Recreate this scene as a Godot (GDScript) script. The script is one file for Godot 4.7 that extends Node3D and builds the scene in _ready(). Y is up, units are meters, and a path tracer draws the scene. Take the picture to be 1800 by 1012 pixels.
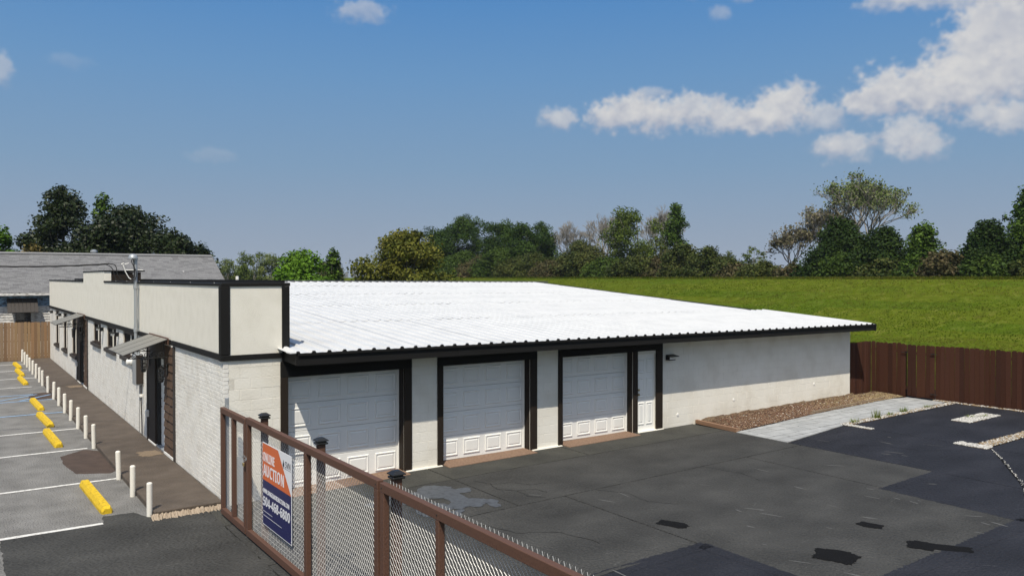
extends Node3D
# White brick garage building beside a levee, seen from about four metres up.
# X runs along the garage wall, -Z along the brick front; the building's near corner stands at the origin.

class MB:
	var v := PackedVector3Array()
	var n := PackedVector3Array()
	var c := PackedColorArray()
	var col := Color(1, 1, 1)
	func tri(a: Vector3, b: Vector3, d: Vector3) -> void:
		var nn := (b - a).cross(d - a).normalized()
		v.push_back(a); v.push_back(d); v.push_back(b)
		for i in 3:
			n.push_back(nn); c.push_back(col)
	func trin(a: Vector3, b: Vector3, d: Vector3, na: Vector3, nb: Vector3, nd: Vector3) -> void:
		v.push_back(a); v.push_back(d); v.push_back(b)
		n.push_back(na); n.push_back(nd); n.push_back(nb)
		for i in 3:
			c.push_back(col)
	func quad(a: Vector3, b: Vector3, d: Vector3, e: Vector3) -> void:
		tri(a, b, d); tri(a, d, e)
	func hull8(p: Array) -> void: # p: bottom 0-3, top 4-7, both counterclockwise seen from above
		quad(p[4], p[5], p[6], p[7]); quad(p[3], p[2], p[1], p[0])
		for i in 4:
			var j := (i + 1) % 4
			quad(p[i], p[j], p[j + 4], p[i + 4])
	func box(lo: Vector3, hi: Vector3) -> void:
		hull8([Vector3(lo.x, lo.y, hi.z), Vector3(hi.x, lo.y, hi.z), Vector3(hi.x, lo.y, lo.z), Vector3(lo.x, lo.y, lo.z),
			Vector3(lo.x, hi.y, hi.z), Vector3(hi.x, hi.y, hi.z), Vector3(hi.x, hi.y, lo.z), Vector3(lo.x, hi.y, lo.z)])
	func obox(t: Transform3D, s: Vector3) -> void:
		var h := s * 0.5
		var p := []
		for y in [-h.y, h.y]:
			for q in [Vector2(-h.x, h.z), Vector2(h.x, h.z), Vector2(h.x, -h.z), Vector2(-h.x, -h.z)]:
				p.append(t * Vector3(q.x, y, q.y))
		hull8(p)
	func cbox(lo: Vector3, hi: Vector3, e: float) -> void: # chamfered box
		var ctr := (lo + hi) * 0.5
		var h := (hi - lo) * 0.5
		var g := func(sx: float, sy: float, sz: float, k: int) -> Vector3:
			return ctr + Vector3(sx * (h.x if k == 0 else h.x - e), sy * (h.y if k == 1 else h.y - e), sz * (h.z if k == 2 else h.z - e))
		for s in [-1.0, 1.0]:
			_q([g.call(s, -1, -1, 0), g.call(s, 1, -1, 0), g.call(s, 1, 1, 0), g.call(s, -1, 1, 0)], ctr)
			_q([g.call(-1, s, -1, 1), g.call(1, s, -1, 1), g.call(1, s, 1, 1), g.call(-1, s, 1, 1)], ctr)
			_q([g.call(-1, -1, s, 2), g.call(1, -1, s, 2), g.call(1, 1, s, 2), g.call(-1, 1, s, 2)], ctr)
			for t in [-1.0, 1.0]:
				_q([g.call(s, t, -1, 0), g.call(s, t, 1, 0), g.call(s, t, 1, 1), g.call(s, t, -1, 1)], ctr)
				_q([g.call(s, -1, t, 0), g.call(s, 1, t, 0), g.call(s, 1, t, 2), g.call(s, -1, t, 2)], ctr)
				_q([g.call(-1, s, t, 1), g.call(1, s, t, 1), g.call(1, s, t, 2), g.call(-1, s, t, 2)], ctr)
				for u in [-1.0, 1.0]:
					var a: Vector3 = g.call(s, t, u, 0)
					var b: Vector3 = g.call(s, t, u, 1)
					var d: Vector3 = g.call(s, t, u, 2)
					if (b - a).cross(d - a).dot(a - ctr) > 0: tri(a, b, d)
					else: tri(a, d, b)
	func _q(p: Array, ctr: Vector3) -> void:
		if (p[1] - p[0]).cross(p[2] - p[0]).dot((p[0] + p[2]) * 0.5 - ctr) > 0: quad(p[0], p[1], p[2], p[3])
		else: quad(p[3], p[2], p[1], p[0])
	func tube(pts: Array, r0: float, r1: float, sides := 6, caps := true) -> void:
		var m := pts.size()
		var prev := []
		var prevn := []
		for i in m:
			var d: Vector3 = (pts[min(i + 1, m - 1)] - pts[max(i - 1, 0)]).normalized()
			var a := d.cross(Vector3.UP if absf(d.y) < 0.9 else Vector3.RIGHT).normalized()
			var b := d.cross(a)
			var r := lerpf(r0, r1, float(i) / max(1, m - 1))
			var ring := []
			var rn := []
			for k in sides:
				var w := TAU * k / sides
				var o := a * cos(w) + b * sin(w)
				rn.append(o); ring.append(pts[i] + o * r)
			if i > 0:
				for k in sides:
					var j := (k + 1) % sides
					trin(prev[k], prev[j], ring[j], prevn[k], prevn[j], rn[j])
					trin(prev[k], ring[j], ring[k], prevn[k], rn[j], rn[k])
			if caps and (i == 0 or i == m - 1):
				for k in range(1, sides - 1):
					if i == 0: tri(ring[0], ring[k + 1], ring[k])
					else: tri(ring[0], ring[k], ring[k + 1])
			prev = ring; prevn = rn
	func lathe(at: Vector3, prof: Array, sides := 12) -> void: # prof: Vector2(radius, height)
		for i in range(1, prof.size()):
			var p: Vector2 = prof[i - 1]
			var q: Vector2 = prof[i]
			var nr := Vector2(q.y - p.y, p.x - q.x).normalized()
			for k in sides:
				var a := TAU * k / sides
				var b := TAU * (k + 1) / sides
				var A := Vector3(cos(a), 0, -sin(a))
				var B := Vector3(cos(b), 0, -sin(b))
				var na := A * nr.x + Vector3.UP * nr.y
				var nb := B * nr.x + Vector3.UP * nr.y
				trin(at + A * p.x + Vector3.UP * p.y, at + B * p.x + Vector3.UP * p.y, at + B * q.x + Vector3.UP * q.y, na, nb, nb)
				trin(at + A * p.x + Vector3.UP * p.y, at + B * q.x + Vector3.UP * q.y, at + A * q.x + Vector3.UP * q.y, na, nb, na)
	func prism(poly: PackedVector2Array, f: Callable, thick: float) -> void: # polygon in XZ, f(x, z) is the height of its top
		var id := Geometry2D.triangulate_polygon(poly)
		for i in range(0, id.size(), 3):
			var q := []
			for k in 3:
				var p := poly[id[i + k]]
				q.append(Vector3(p.x, f.call(p.x, p.y), p.y))
			if (q[1] - q[0]).cross(q[2] - q[0]).y > 0: tri(q[0], q[1], q[2])
			else: tri(q[0], q[2], q[1])
		var ctr := Vector2.ZERO
		var area := 0.0
		for i in poly.size():
			area += poly[i].cross(poly[(i + 1) % poly.size()])
		for i in poly.size():
			var a := poly[i]
			var b := poly[(i + 1) % poly.size()]
			if area > 0:
				var t := a; a = b; b = t
			var ya: float = f.call(a.x, a.y)
			var yb: float = f.call(b.x, b.y)
			quad(Vector3(a.x, ya - thick, a.y), Vector3(b.x, yb - thick, b.y), Vector3(b.x, yb, b.y), Vector3(a.x, ya, a.y))
	func leaf(p: Vector3, nn: Vector3, s: float, up: Vector3) -> void:
		var a := nn.cross(up).normalized() * s * 0.5
		var b := a.cross(nn).normalized() * s * 0.8
		v.push_back(p - b); v.push_back(p + a + nn * s * 0.12); v.push_back(p + b)
		v.push_back(p - b); v.push_back(p + b); v.push_back(p - a + nn * s * 0.12)
		for i in 6:
			n.push_back(nn); c.push_back(col)
	func mesh() -> ArrayMesh:
		var ar := []
		ar.resize(Mesh.ARRAY_MAX)
		ar[Mesh.ARRAY_VERTEX] = v
		ar[Mesh.ARRAY_NORMAL] = n
		ar[Mesh.ARRAY_COLOR] = c
		var am := ArrayMesh.new()
		am.add_surface_from_arrays(Mesh.PRIMITIVE_TRIANGLES, ar)
		return am

var rng := RandomNumberGenerator.new()
var M := {}
var used := {}

func rnd(a: float, b: float) -> float:
	return rng.randf_range(a, b)

func numbered(s: String) -> String:
	var k: int = used.get(s, 0)
	used[s] = k + 1
	return s if k == 0 else "%s_%03d" % [s, k]

func part(called: String, m: Mesh, mt: Material, parent: Node, t := Transform3D.IDENTITY) -> MeshInstance3D:
	var o := MeshInstance3D.new()
	o.name = called if parent != self else numbered(called)
	o.mesh = m
	o.material_override = mt
	o.transform = t
	parent.add_child(o, true)
	return o

func pmb(called: String, mb: MB, mt: Material, parent: Node) -> MeshInstance3D:
	return part(called, mb.mesh(), mt, parent)

func node(called: String, parent: Node, at := Vector3.ZERO) -> Node3D:
	var o := Node3D.new()
	o.name = called if parent != self else numbered(called)
	o.position = at
	parent.add_child(o, true)
	return o

func tag(o: Node, label: String, category: String, group := "") -> Node:
	o.set_meta("label", label)
	o.set_meta("category", category)
	if group: o.set_meta("group", group)
	return o

func thing(called: String, label: String, category: String, group := "", at := Vector3.ZERO) -> Node3D:
	var o := node(called, self, at)
	tag(o, label, category, group)
	return o

func kind(o: Node, k: String) -> Node:
	o.set_meta("kind", k)
	return o

func wbox(lo: Vector3, hi: Vector3) -> MB:
	var b := MB.new()
	b.box(lo, hi)
	return b

func cb(lo: Vector3, hi: Vector3, e := 0.008) -> MB:
	var b := MB.new()
	b.cbox(lo, hi, e)
	return b

# ---------------------------------------------------------------- textures and materials
func nbytes(size: int, freq: float, oct: int, sd: int, type := FastNoiseLite.TYPE_SIMPLEX_SMOOTH) -> PackedByteArray:
	var f := FastNoiseLite.new()
	f.noise_type = type
	f.frequency = freq
	f.fractal_octaves = oct
	f.seed = sd
	var im := f.get_seamless_image(size, size, false, false, 0.1)
	im.convert(Image.FORMAT_L8)
	return im.get_data()

# layers: [[bytes, weight], ...], stops: linear colours from value 0 to 1
func ramp_image(size: int, layers: Array, stops: Array, contrast := 1.0) -> Image:
	var lut := PackedByteArray()
	lut.resize(768)
	for i in 256:
		var t := clampf((i / 255.0 - 0.5) * contrast + 0.5, 0, 1) * (stops.size() - 1)
		var k := mini(int(t), stops.size() - 2)
		var cc: Color = stops[k].lerp(stops[k + 1], t - k).linear_to_srgb()
		lut[i * 3] = int(clampf(cc.r, 0, 1) * 255); lut[i * 3 + 1] = int(clampf(cc.g, 0, 1) * 255); lut[i * 3 + 2] = int(clampf(cc.b, 0, 1) * 255)
	var out := PackedByteArray()
	out.resize(size * size * 3)
	var a: PackedByteArray = layers[0][0]
	var wa: float = layers[0][1]
	var b: PackedByteArray = layers[1][0]
	var wb: float = layers[1][1]
	for i in size * size:
		var q := int(a[i] * wa + b[i] * wb) * 3
		out[i * 3] = lut[q]; out[i * 3 + 1] = lut[q + 1]; out[i * 3 + 2] = lut[q + 2]
	return Image.create_from_data(size, size, false, Image.FORMAT_RGB8, out)

func bump_tex(size: int, freq: float, oct: int, sd: int, scale: float, type := FastNoiseLite.TYPE_SIMPLEX_SMOOTH) -> ImageTexture:
	var im := Image.create_from_data(size, size, false, Image.FORMAT_L8, nbytes(size, freq, oct, sd, type))
	im.convert(Image.FORMAT_RGBA8)
	im.bump_map_to_normal_map(scale)
	return ImageTexture.create_from_image(im)

func tex(im: Image) -> ImageTexture:
	return ImageTexture.create_from_image(im)

func mat(lin: Color, rough: float, opts := {}) -> StandardMaterial3D:
	var m := StandardMaterial3D.new()
	m.albedo_color = lin.linear_to_srgb()
	m.roughness = rough
	m.vertex_color_use_as_albedo = true
	if opts.has("tex"):
		m.albedo_texture = opts.tex
	if opts.has("nrm"):
		m.normal_enabled = true
		m.normal_texture = opts.nrm
		m.normal_scale = opts.get("ns", 1.0)
	if opts.has("tex") or opts.has("nrm"):
		m.uv1_triplanar = true
		m.uv1_world_triplanar = opts.get("world", true)
		var s = opts.get("scale", 1.0)
		m.uv1_scale = s if s is Vector3 else Vector3(s, s, s)
	m.metallic = opts.get("metal", 0.0)
	if opts.has("spec"): m.metallic_specular = opts.spec
	if opts.has("back"):
		m.backlight_enabled = true
		m.backlight = opts.back.linear_to_srgb()
	return m

func g(x: float) -> Color:
	return Color(x, x, x)

func make_materials() -> void:
	var fine := nbytes(1024, 0.22, 3, 11)
	var grit := nbytes(1024, 0.35, 2, 12)
	var blot := nbytes(1024, 0.006, 5, 13)
	var mid := nbytes(1024, 0.03, 4, 14)
	var n_fine := bump_tex(512, 0.16, 3, 21, 3.0)
	var n_grit := bump_tex(512, 0.3, 2, 22, 5.0)
	var n_lump := bump_tex(512, 0.02, 4, 23, 6.0)
	var old := ramp_image(1024, [[fine, 0.55], [blot, 0.45]], [Color(.026, .0258, .0243), Color(.046, .0457, .043), Color(.068, .067, .063)], 1.7)
	scuff(old, 420, Color(.16, .16, .15), 5)
	M.asphalt_old = mat(g(1), .86, {tex = tex(old), scale = Vector3(.085, .11, .12), nrm = n_grit, ns = .35, spec = .35})
	var apron := ramp_image(1024, [[fine, 0.4], [blot, 0.6]], [Color(.024, .024, .0205), Color(.042, .0415, .035), Color(.062, .06, .05)], 1.6)
	M.asphalt_apron = mat(g(1), .88, {tex = tex(apron), scale = .13, nrm = n_grit, ns = .5})
	var dark := ramp_image(1024, [[fine, 0.45], [blot, 0.55]], [Color(.0105, .011, .0145), Color(.017, .018, .0235), Color(.028, .029, .036)], 1.6)
	scuff(dark, 220, Color(.12, .12, .12), 6)
	M.asphalt_new = mat(g(1), .8, {tex = tex(dark), scale = Vector3(.06, .12, .14), nrm = n_grit, ns = .4, spec = .35})
	var lite := ramp_image(1024, [[grit, 0.5], [blot, 0.5]], [Color(.115, .112, .106), Color(.175, .171, .163), Color(.235, .23, .22)], 1.6)
	M.asphalt_light = mat(g(1), .92, {tex = tex(lite), scale = .16, nrm = n_grit, ns = .7})
	var walk := ramp_image(1024, [[fine, 0.45], [blot, 0.55]], [Color(.054, .041, .031), Color(.079, .061, .046), Color(.108, .085, .067)], 1.5)
	scuff(walk, 40, Color(.3, .28, .25), 7)
	M.walk = mat(g(1), .85, {tex = tex(walk), scale = .2, nrm = n_fine, ns = .4})
	M.patch = mat(Color(.8, .68, .66), .88, {tex = tex(walk), scale = .33, nrm = n_grit, ns = .5})
	var conc := ramp_image(1024, [[grit, 0.5], [mid, 0.5]], [Color(.2, .155, .11), Color(.33, .26, .19), Color(.44, .37, .29)], 1.8)
	M.rough_concrete = mat(g(1), .95, {tex = tex(conc), scale = .8, nrm = n_lump, ns = .8})
	M.red_concrete = mat(Color(.62, .49, .44), .9, {tex = tex(conc), scale = .5, nrm = n_fine, ns = .4})
	var stain := nbytes(1024, 0.004, 4, 15)
	var cream := ramp_image(1024, [[grit, 0.3], [blot, 0.7]], [Color(.69, .66, .575), Color(.75, .72, .635), Color(.785, .755, .675)], 1.2)
	M.stucco = mat(g(1), .9, {tex = tex(cream), scale = .35, nrm = n_grit, ns = .22})
	var paint := ramp_image(1024, [[fine, 0.25], [stain, 0.75]], [Color(.66, .63, .57), Color(.75, .73, .68), Color(.79, .775, .735)], 1.4)
	M.brick = mat(g(1), .72, {tex = tex(paint), scale = .4, nrm = n_fine, ns = .18})
	M.block = mat(Color(1, .985, .94), .75, {tex = tex(paint), scale = .22, nrm = n_fine, ns = .1})
	M.mortar = mat(Color(.9, .89, .86), .9, {tex = tex(paint), scale = .3, nrm = n_fine, ns = .15})
	M.trim = mat(Color(.0115, .0108, .0102), .65, {spec = .3, nrm = n_fine, ns = .3, scale = 1.5})
	M.jamb = mat(Color(.024, .0175, .0125), .65, {spec = .3, nrm = n_fine, ns = .3, scale = 1.5})
	M.door_white = mat(Color(.79, .785, .75), .5, {nrm = n_fine, ns = .08, scale = 1.0})
	M.white = mat(Color(.78, .77, .73), .55)
	var roofi := ramp_image(1024, [[fine, 0.2], [blot, 0.8]], [Color(.48, .49, .495), Color(.57, .576, .578), Color(.61, .615, .611)], 1.4)
	M.roof = mat(g(1), .5, {tex = tex(roofi), scale = .15})
	# wood: grain stretched along the height
	var grain := ramp_image(1024, [[nbytes(1024, 0.05, 4, 31), 0.6], [grit, 0.4]], [Color(.6, .58, .56), Color(1, 1, 1), Color(1.25, 1.22, 1.18)], 1.5)
	M.wood_brown = mat(Color(.074, .033, .022), .95, {spec = .15, tex = tex(grain), scale = Vector3(2.4, .12, 2.4), nrm = n_fine, ns = .3})
	M.wood_frame = mat(Color(.098, .046, .028), .7, {tex = tex(grain), scale = Vector3(1.5, .3, 1.5), nrm = n_fine, ns = .25})
	M.wood_old = mat(Color(.27, .175, .10), .9, {tex = tex(grain), scale = Vector3(2.6, .1, 2.6), nrm = n_fine, ns = .4})
	M.wood_shake = mat(Color(.085, .05, .03), .85, {tex = tex(grain), scale = Vector3(1.6, .5, 1.6), nrm = n_fine, ns = .5})
	M.wood_dark = mat(Color(.03, .02, .014), .75, {tex = tex(grain), scale = Vector3(1.6, .3, 1.6), nrm = n_fine, ns = .4})
	M.timber = mat(Color(.26, .15, .09), .9, {tex = tex(grain), scale = Vector3(.4, 2, 2), nrm = n_fine, ns = .5})
	M.cap_grey = mat(Color(.075, .075, .078), .6)
	M.worn = mat(Color(.62, .58, .52), .95, {tex = tex(conc), scale = 1.3, nrm = n_grit, ns = .5})
	M.scrape = mat(Color(.1, .1, .098), .95, {nrm = n_grit, ns = .4, scale = 1.0})
	M.black_metal = mat(Color(.012, .012, .012), .45)
	M.grey_metal = mat(Color(.36, .38, .40), .42, {metal = .35})
	M.wire = mat(Color(.50, .50, .49), .4, {metal = .4})
	M.cable = mat(Color(.012, .012, .013), .6)
	M.yellow = mat(Color(.66, .44, .008), .7, {tex = tex(ramp_image(512, [[nbytes(512, .2, 3, 41), .4], [nbytes(512, .02, 4, 42), .6]], [Color(.3, .3, .6), Color(.85, .85, .9), Color(1, 1, 1), Color(1, 1, 1)], 1.9)), scale = 1.1, nrm = n_fine, ns = .5})
	M.paint_white = mat(Color(.70, .69, .66), .85, {tex = tex(ramp_image(512, [[nbytes(512, .25, 3, 43), .6], [nbytes(512, .03, 4, 44), .4]], [Color(.25, .25, .25), Color(.9, .9, .9), Color(1, 1, 1), Color(1, 1, 1)], 2.0)), scale = .7})
	M.paint_blue = mat(Color(.25, .39, .58), .85, {tex = M.paint_white.albedo_texture, scale = .7})
	M.pipe_white = mat(Color(.74, .71, .64), .55, {nrm = n_fine, ns = .15, scale = 1.0})
	M.awning = mat(Color(.2, .19, .16), .55, {nrm = n_fine, ns = .2, scale = .8})
	M.glass = mat(Color(.02, .022, .025), .04)
	M.glass.transparency = BaseMaterial3D.TRANSPARENCY_ALPHA
	M.glass.albedo_color.a = .45
	M.screen = mat(Color(.012, .012, .012), .6, {spec = .15})
	M.screen.transparency = BaseMaterial3D.TRANSPARENCY_ALPHA
	M.screen.albedo_color.a = .85
	M.frame = mat(Color(.045, .028, .02), .6)
	M.sill = mat(Color(.032, .026, .022), .7, {nrm = n_fine, ns = .4, scale = 1.2})
	var pav := ramp_image(1024, [[fine, 0.4], [blot, 0.6]], [Color(.30, .31, .31), Color(.38, .39, .39), Color(.45, .455, .45)], 1.4)
	M.paver = mat(g(1), .85, {tex = tex(pav), scale = .4, nrm = n_grit, ns = .5})
	var gr := ramp_image(1024, [[nbytes(1024, .12, 4, 51), .45], [nbytes(1024, .012, 5, 52), .55]], [Color(.085, .08, .016), Color(.07, .092, .008), Color(.085, .115, .009), Color(.15, .14, .035)], 1.7)
	M.grass = mat(g(1), 1.0, {spec = .05, tex = tex(gr), scale = .07, nrm = n_lump, ns = .5})
	M.blade = mat(g(1), .9, {spec = .08, back = Color(.16, .22, .02)})
	var soil := ramp_image(1024, [[grit, .5], [mid, .5]], [Color(.05, .032, .018), Color(.13, .085, .05), Color(.24, .18, .11)], 1.7)
	M.soil = mat(g(1), .95, {tex = tex(soil), scale = .6, nrm = n_grit, ns = 1.0})
	M.chip = mat(g(1), .9)
	M.leaf = mat(g(1), .6, {spec = .25, back = Color(.14, .2, .03)})
	M.leaf_gloss = mat(g(1), .5, {spec = .35, back = Color(.04, .06, .01)})
	M.bark = mat(Color(.11, .095, .08), .95, {nrm = n_lump, ns = 1.0, scale = 1.5})
	M.bark_pale = mat(Color(.27, .25, .22), .9, {nrm = n_lump, ns = .6, scale = 1.5})
	var sh := ramp_image(1024, [[grit, .55], [mid, .45]], [Color(.07, .07, .07), Color(.12, .12, .122), Color(.18, .178, .175)], 1.8)
	M.shingle = mat(g(1.5), .95, {tex = tex(sh), scale = .5})
	var peel := ramp_image(1024, [[nbytes(1024, .02, 5, 61), .7], [grit, .3]], [Color(.1, .085, .075), Color(.55, .54, .52), Color(.66, .65, .63), Color(.7, .69, .67)], 2.4)
	M.peeling = mat(g(1), .85, {tex = tex(peel), scale = Vector3(.16, .8, .16)})
	var shade_peel := ramp_image(1024, [[nbytes(1024, .02, 5, 62), .7], [grit, .3]], [Color(.04, .035, .032), Color(.045, .04, .04), Color(.2, .34, .5), Color(.28, .42, .58)], 2.6)  # blue stops paint the shade under the eave onto peeling boards
	M.eave_shade_peeling = mat(g(1), .85, {tex = tex(shade_peel), scale = Vector3(.16, .8, .16)})
	M.residue = mat(Color(.078, .087, .1), .55, {tex = tex(ramp_image(512, [[nbytes(512, .2, 3, 71), .4], [nbytes(512, .03, 4, 72), .6]], [Color(.45, .45, .45), Color(.9, .9, .9), Color(1.2, 1.2, 1.2)], 1.8)), scale = .5})
	M.tar = mat(Color(.0085, .0085, .009), .9, {spec = .2, nrm = n_grit, ns = .6, scale = .4})
	M.sign_orange = mat(Color(.60, .125, .03), .45)
	M.sign_navy = mat(Color(.012, .014, .085), .45)
	M.sign_white = mat(Color(.72, .73, .76), .45)
	M.ink = mat(Color(.06, .06, .07), .5)
	M.brass = mat(Color(.35, .27, .13), .45, {metal = .6})
	M.tower = mat(Color(.2, .2, .2), .5)

func scuff(im: Image, count: int, lin: Color, sd: int) -> void:
	var r := RandomNumberGenerator.new()
	r.seed = sd
	var w := im.get_width()
	for k in count:
		var p := Vector2(r.randf() * w, r.randf() * w)
		var d := Vector2(r.randf_range(-1, 1), r.randf_range(-.4, .4)).normalized()
		var len := r.randi_range(2, 26) if k % 4 == 0 else 1
		for i in len:
			if r.randf() < .7:
				var q := p + d * i
				var x := posmod(int(q.x), w)
				var y := posmod(int(q.y), w)
				im.set_pixel(x, y, im.get_pixel(x, y).lerp(lin.linear_to_srgb(), r.randf_range(.25, .9)))

# ---------------------------------------------------------------- sky
const YAW := 0.61168
const SUN := Vector3(.86, -2.05, -1.0)
func sky_material() -> PanoramaSkyMaterial:
	var W := 4096
	var H := 2048
	var im := Image.create(W, H, false, Image.FORMAT_RGBF)
	var stops := [[-90.0, Color8(70, 76, 60)], [-1.0, Color8(112, 122, 116)], [0.0, Color8(155, 164, 178)], [3.0, Color8(146, 162, 182)], [7.7, Color8(127, 157, 187)], [14.0, Color8(106, 149, 193)], [20.0, Color8(82, 136, 193)], [35.0, Color8(70, 121, 180)], [90.0, Color8(62, 108, 165)]]
	var rows := []
	for y in H:
		var el := 90.0 - (y + .5) * 180.0 / H
		var k := 0
		while k < stops.size() - 2 and el > stops[k + 1][0]: k += 1
		var t := clampf((el - stops[k][0]) / (stops[k + 1][0] - stops[k][0]), 0, 1)
		var cc: Color = stops[k][1].srgb_to_linear().lerp(stops[k + 1][1].srgb_to_linear(), t)
		rows.append(cc)
		im.fill_rect(Rect2i(0, y, W, 1), cc)
	# the bright air round the sun, widened and strengthened to lift the shade
	var sd := Vector3(-SUN.x, -SUN.y, -SUN.z).normalized()
	for y in range(0, H / 2, 8):
		var el := PI / 2 - (y + 4.0) * PI / H
		for x in range(0, W, 8):
			var az := (x + 4.0) / W * TAU
			var ang := rad_to_deg(acos(clampf(Vector3(sin(az) * cos(el), sin(el), -cos(az) * cos(el)).dot(sd), -1, 1)))
			if ang < 85:
				var k := pow(maxf(0.0, 1.0 - ang / 34.0), 2.0)
				var k2 := pow(1.0 - ang / 85.0, 1.6)
				im.fill_rect(Rect2i(x, y, 8, 8), (rows[y] as Color) + Color(3.0, 2.85, 2.6) * k + Color(.62, .58, .5) * k2)
	# clouds: azimuth (degrees, from the middle of the view), elevation, half width, half height, strength
	var cl := [[31.7, 15.0, 2.8, 2.6, 1], [30.4, 13.2, 3.0, 2.1, 1], [28.9, 11.9, 2.6, 1.8, 1], [27.2, 11.3, 2.2, 1.5, 1], [33.5, 16.2, 3.2, 3.0, 1], [25.2, 11.7, 2.0, 1.6, 1], [23.9, 11.2, 1.7, 1.1, 1],
		[29.6, 11.2, 3.4, 1.6, 1], [33.0, 12.2, 2.6, 2.0, 1], [36.5, 14.5, 4.0, 3.2, 1], [25.2, 17.3, 1.9, .7, .7], [27.5, 17.2, 2.3, .8, .75], [29.4, 16.7, 1.4, .6, .6],
		[6.7, 11.1, 1.5, 1.1, 1], [8.5, 11.4, 2.0, 1.35, 1], [10.5, 11.0, 2.3, 1.25, 1], [12.9, 11.4, 2.2, 1.25, .9], [15.2, 10.7, 2.2, 1.1, .9], [19.1, 11.7, 1.8, 1.25, 1], [18.2, 10.8, 2.1, 1.3, .95], [21.1, 10.5, 1.6, 1.0, .75], [17.1, 10.5, 2.2, 1.0, .9],
		[9.8, 12.7, 1.4, .45, .5], [3.3, 11.1, 1.3, .85, .8], [22.8, 8.45, 1.7, 1.1, .85], [26.2, 8.85, 1.7, 1.3, .85], [27.2, 8.1, 1.5, 1.0, .8], [21.5, 8.5, 1.1, .65, .6], [30.8, 9.7, 1.6, .85, .75], [32.5, 9.4, 1.7, 1.1, .8],
		[-10.7, 18.0, 1.8, .85, .5], [-18.9, 18.8, 1.2, .4, .5], [14.6, 17.6, .8, .5, .35], [16.3, 18.6, .9, .4, .4], [-32.6, 12.2, .7, 1.0, .5], [12.6, 19.0, .5, .4, .4], [-20.6, 8.1, 1.6, .5, .16], [-29.0, 13.2, 1.2, .5, .12],
		[42, 17, 4, 2.5, 1], [-40, 17, 3, 1.2, .7]]
	var rs := RandomNumberGenerator.new()
	rs.seed = 77
	for i in 85: # unseen cumulus added all round, denser, for whiter fill light
		var az := rs.randf_range(42, 318)
		var el := rad_to_deg(asin(rs.randf_range(.12, .98)))
		var wd := rs.randf_range(3.5, 8.0)
		for k in 3:
			cl.append([az + rs.randf_range(-1, 1) * wd / cos(deg_to_rad(el)), el + rs.randf_range(-1, 1) * wd * .3, wd * rs.randf_range(.5, .9) / cos(deg_to_rad(el)), wd * rs.randf_range(.3, .5), rs.randf_range(.7, 1)])
	var nz := FastNoiseLite.new()
	nz.seed = 5; nz.frequency = .28; nz.fractal_octaves = 5; nz.fractal_gain = .55
	for b in cl: # one pass for each puff, blended over what is there
		var daz: float = b[2] * 1.8
		var u0 := int(((rad_to_deg(YAW) + b[0] - daz) / 360.0) * W)
		var u1 := int(((rad_to_deg(YAW) + b[0] + daz) / 360.0) * W)
		var v0 := int((90.0 - b[1] - b[3] * 1.9) / 180.0 * H)
		var v1 := int((90.0 - b[1] + b[3] * 1.9) / 180.0 * H)
		var st := 1 if absf(b[0]) < 45 else 4
		for vv in range(maxi(v0, 0), v1 + 1, st):
			for uu in range(u0, u1 + 1, st):
				var az := (uu + .5) / W * 360.0 - rad_to_deg(YAW)
				var el := 90.0 - (vv + .5) * 180.0 / H
				var w1 := nz.get_noise_2d(az * 2.2, el * 2.6)
				var w2 := nz.get_noise_2d(az * 2.2 + 90, el * 2.6 + 40)
				var dx: float = (az - b[0]) / (b[2] * 1.18) + w1 * .42
				var dy: float = (el - b[1]) / (b[3] * 1.22) + w2 * .42
				if dy < 0: dy *= 1.25
				var f := 1.0 - sqrt(dx * dx + dy * dy) + nz.get_noise_2d(az * 6, el * 7) * .2
				var a: float = smoothstep(-.1, .8 if dy < 0 else .5, f) * b[4] * .95
				if a <= 0.004: continue
				var lit := clampf(.5 + dy * .55 + w1 * .35 + w2 * .25, 0, 1)
				var cc := Color8(166, 173, 190).srgb_to_linear().lerp(Color8(216, 215, 214).srgb_to_linear(), lit)
				for j in st:
					for i in st:
						var x := posmod(uu + i, W)
						im.set_pixel(x, mini(vv + j, H - 1), im.get_pixel(x, mini(vv + j, H - 1)).lerp(cc, a))
	var m := PanoramaSkyMaterial.new()
	m.panorama = ImageTexture.create_from_image(im)
	return m

# ---------------------------------------------------------------- heights of the ground
func lot(x: float) -> float:
	if x < -.3: return -.1
	if x < 3.5: return -.1 + (x + .3) * .0342
	return .03 + (x - 3.5) * .0103

var lev := [[21.0, -.02], [30.0, .1], [40.0, .22], [43.0, .5], [47.0, 1.4], [56.5, 3.82], [58.2, 4.06], [62.0, 4.06], [64.0, 3.7], [76.0, .6], [80.0, -.1]]
func levee_y(x: float) -> float:
	for i in range(1, lev.size()):
		if x <= lev[i][0]:
			return lerpf(lev[i - 1][1], lev[i][1], clampf((x - lev[i - 1][0]) / (lev[i][0] - lev[i - 1][0]), 0, 1))
	return -.1

func ground_y(x: float, z: float) -> float:
	return levee_y(x) if x > 21.6 and z > -400 else -.1

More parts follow.
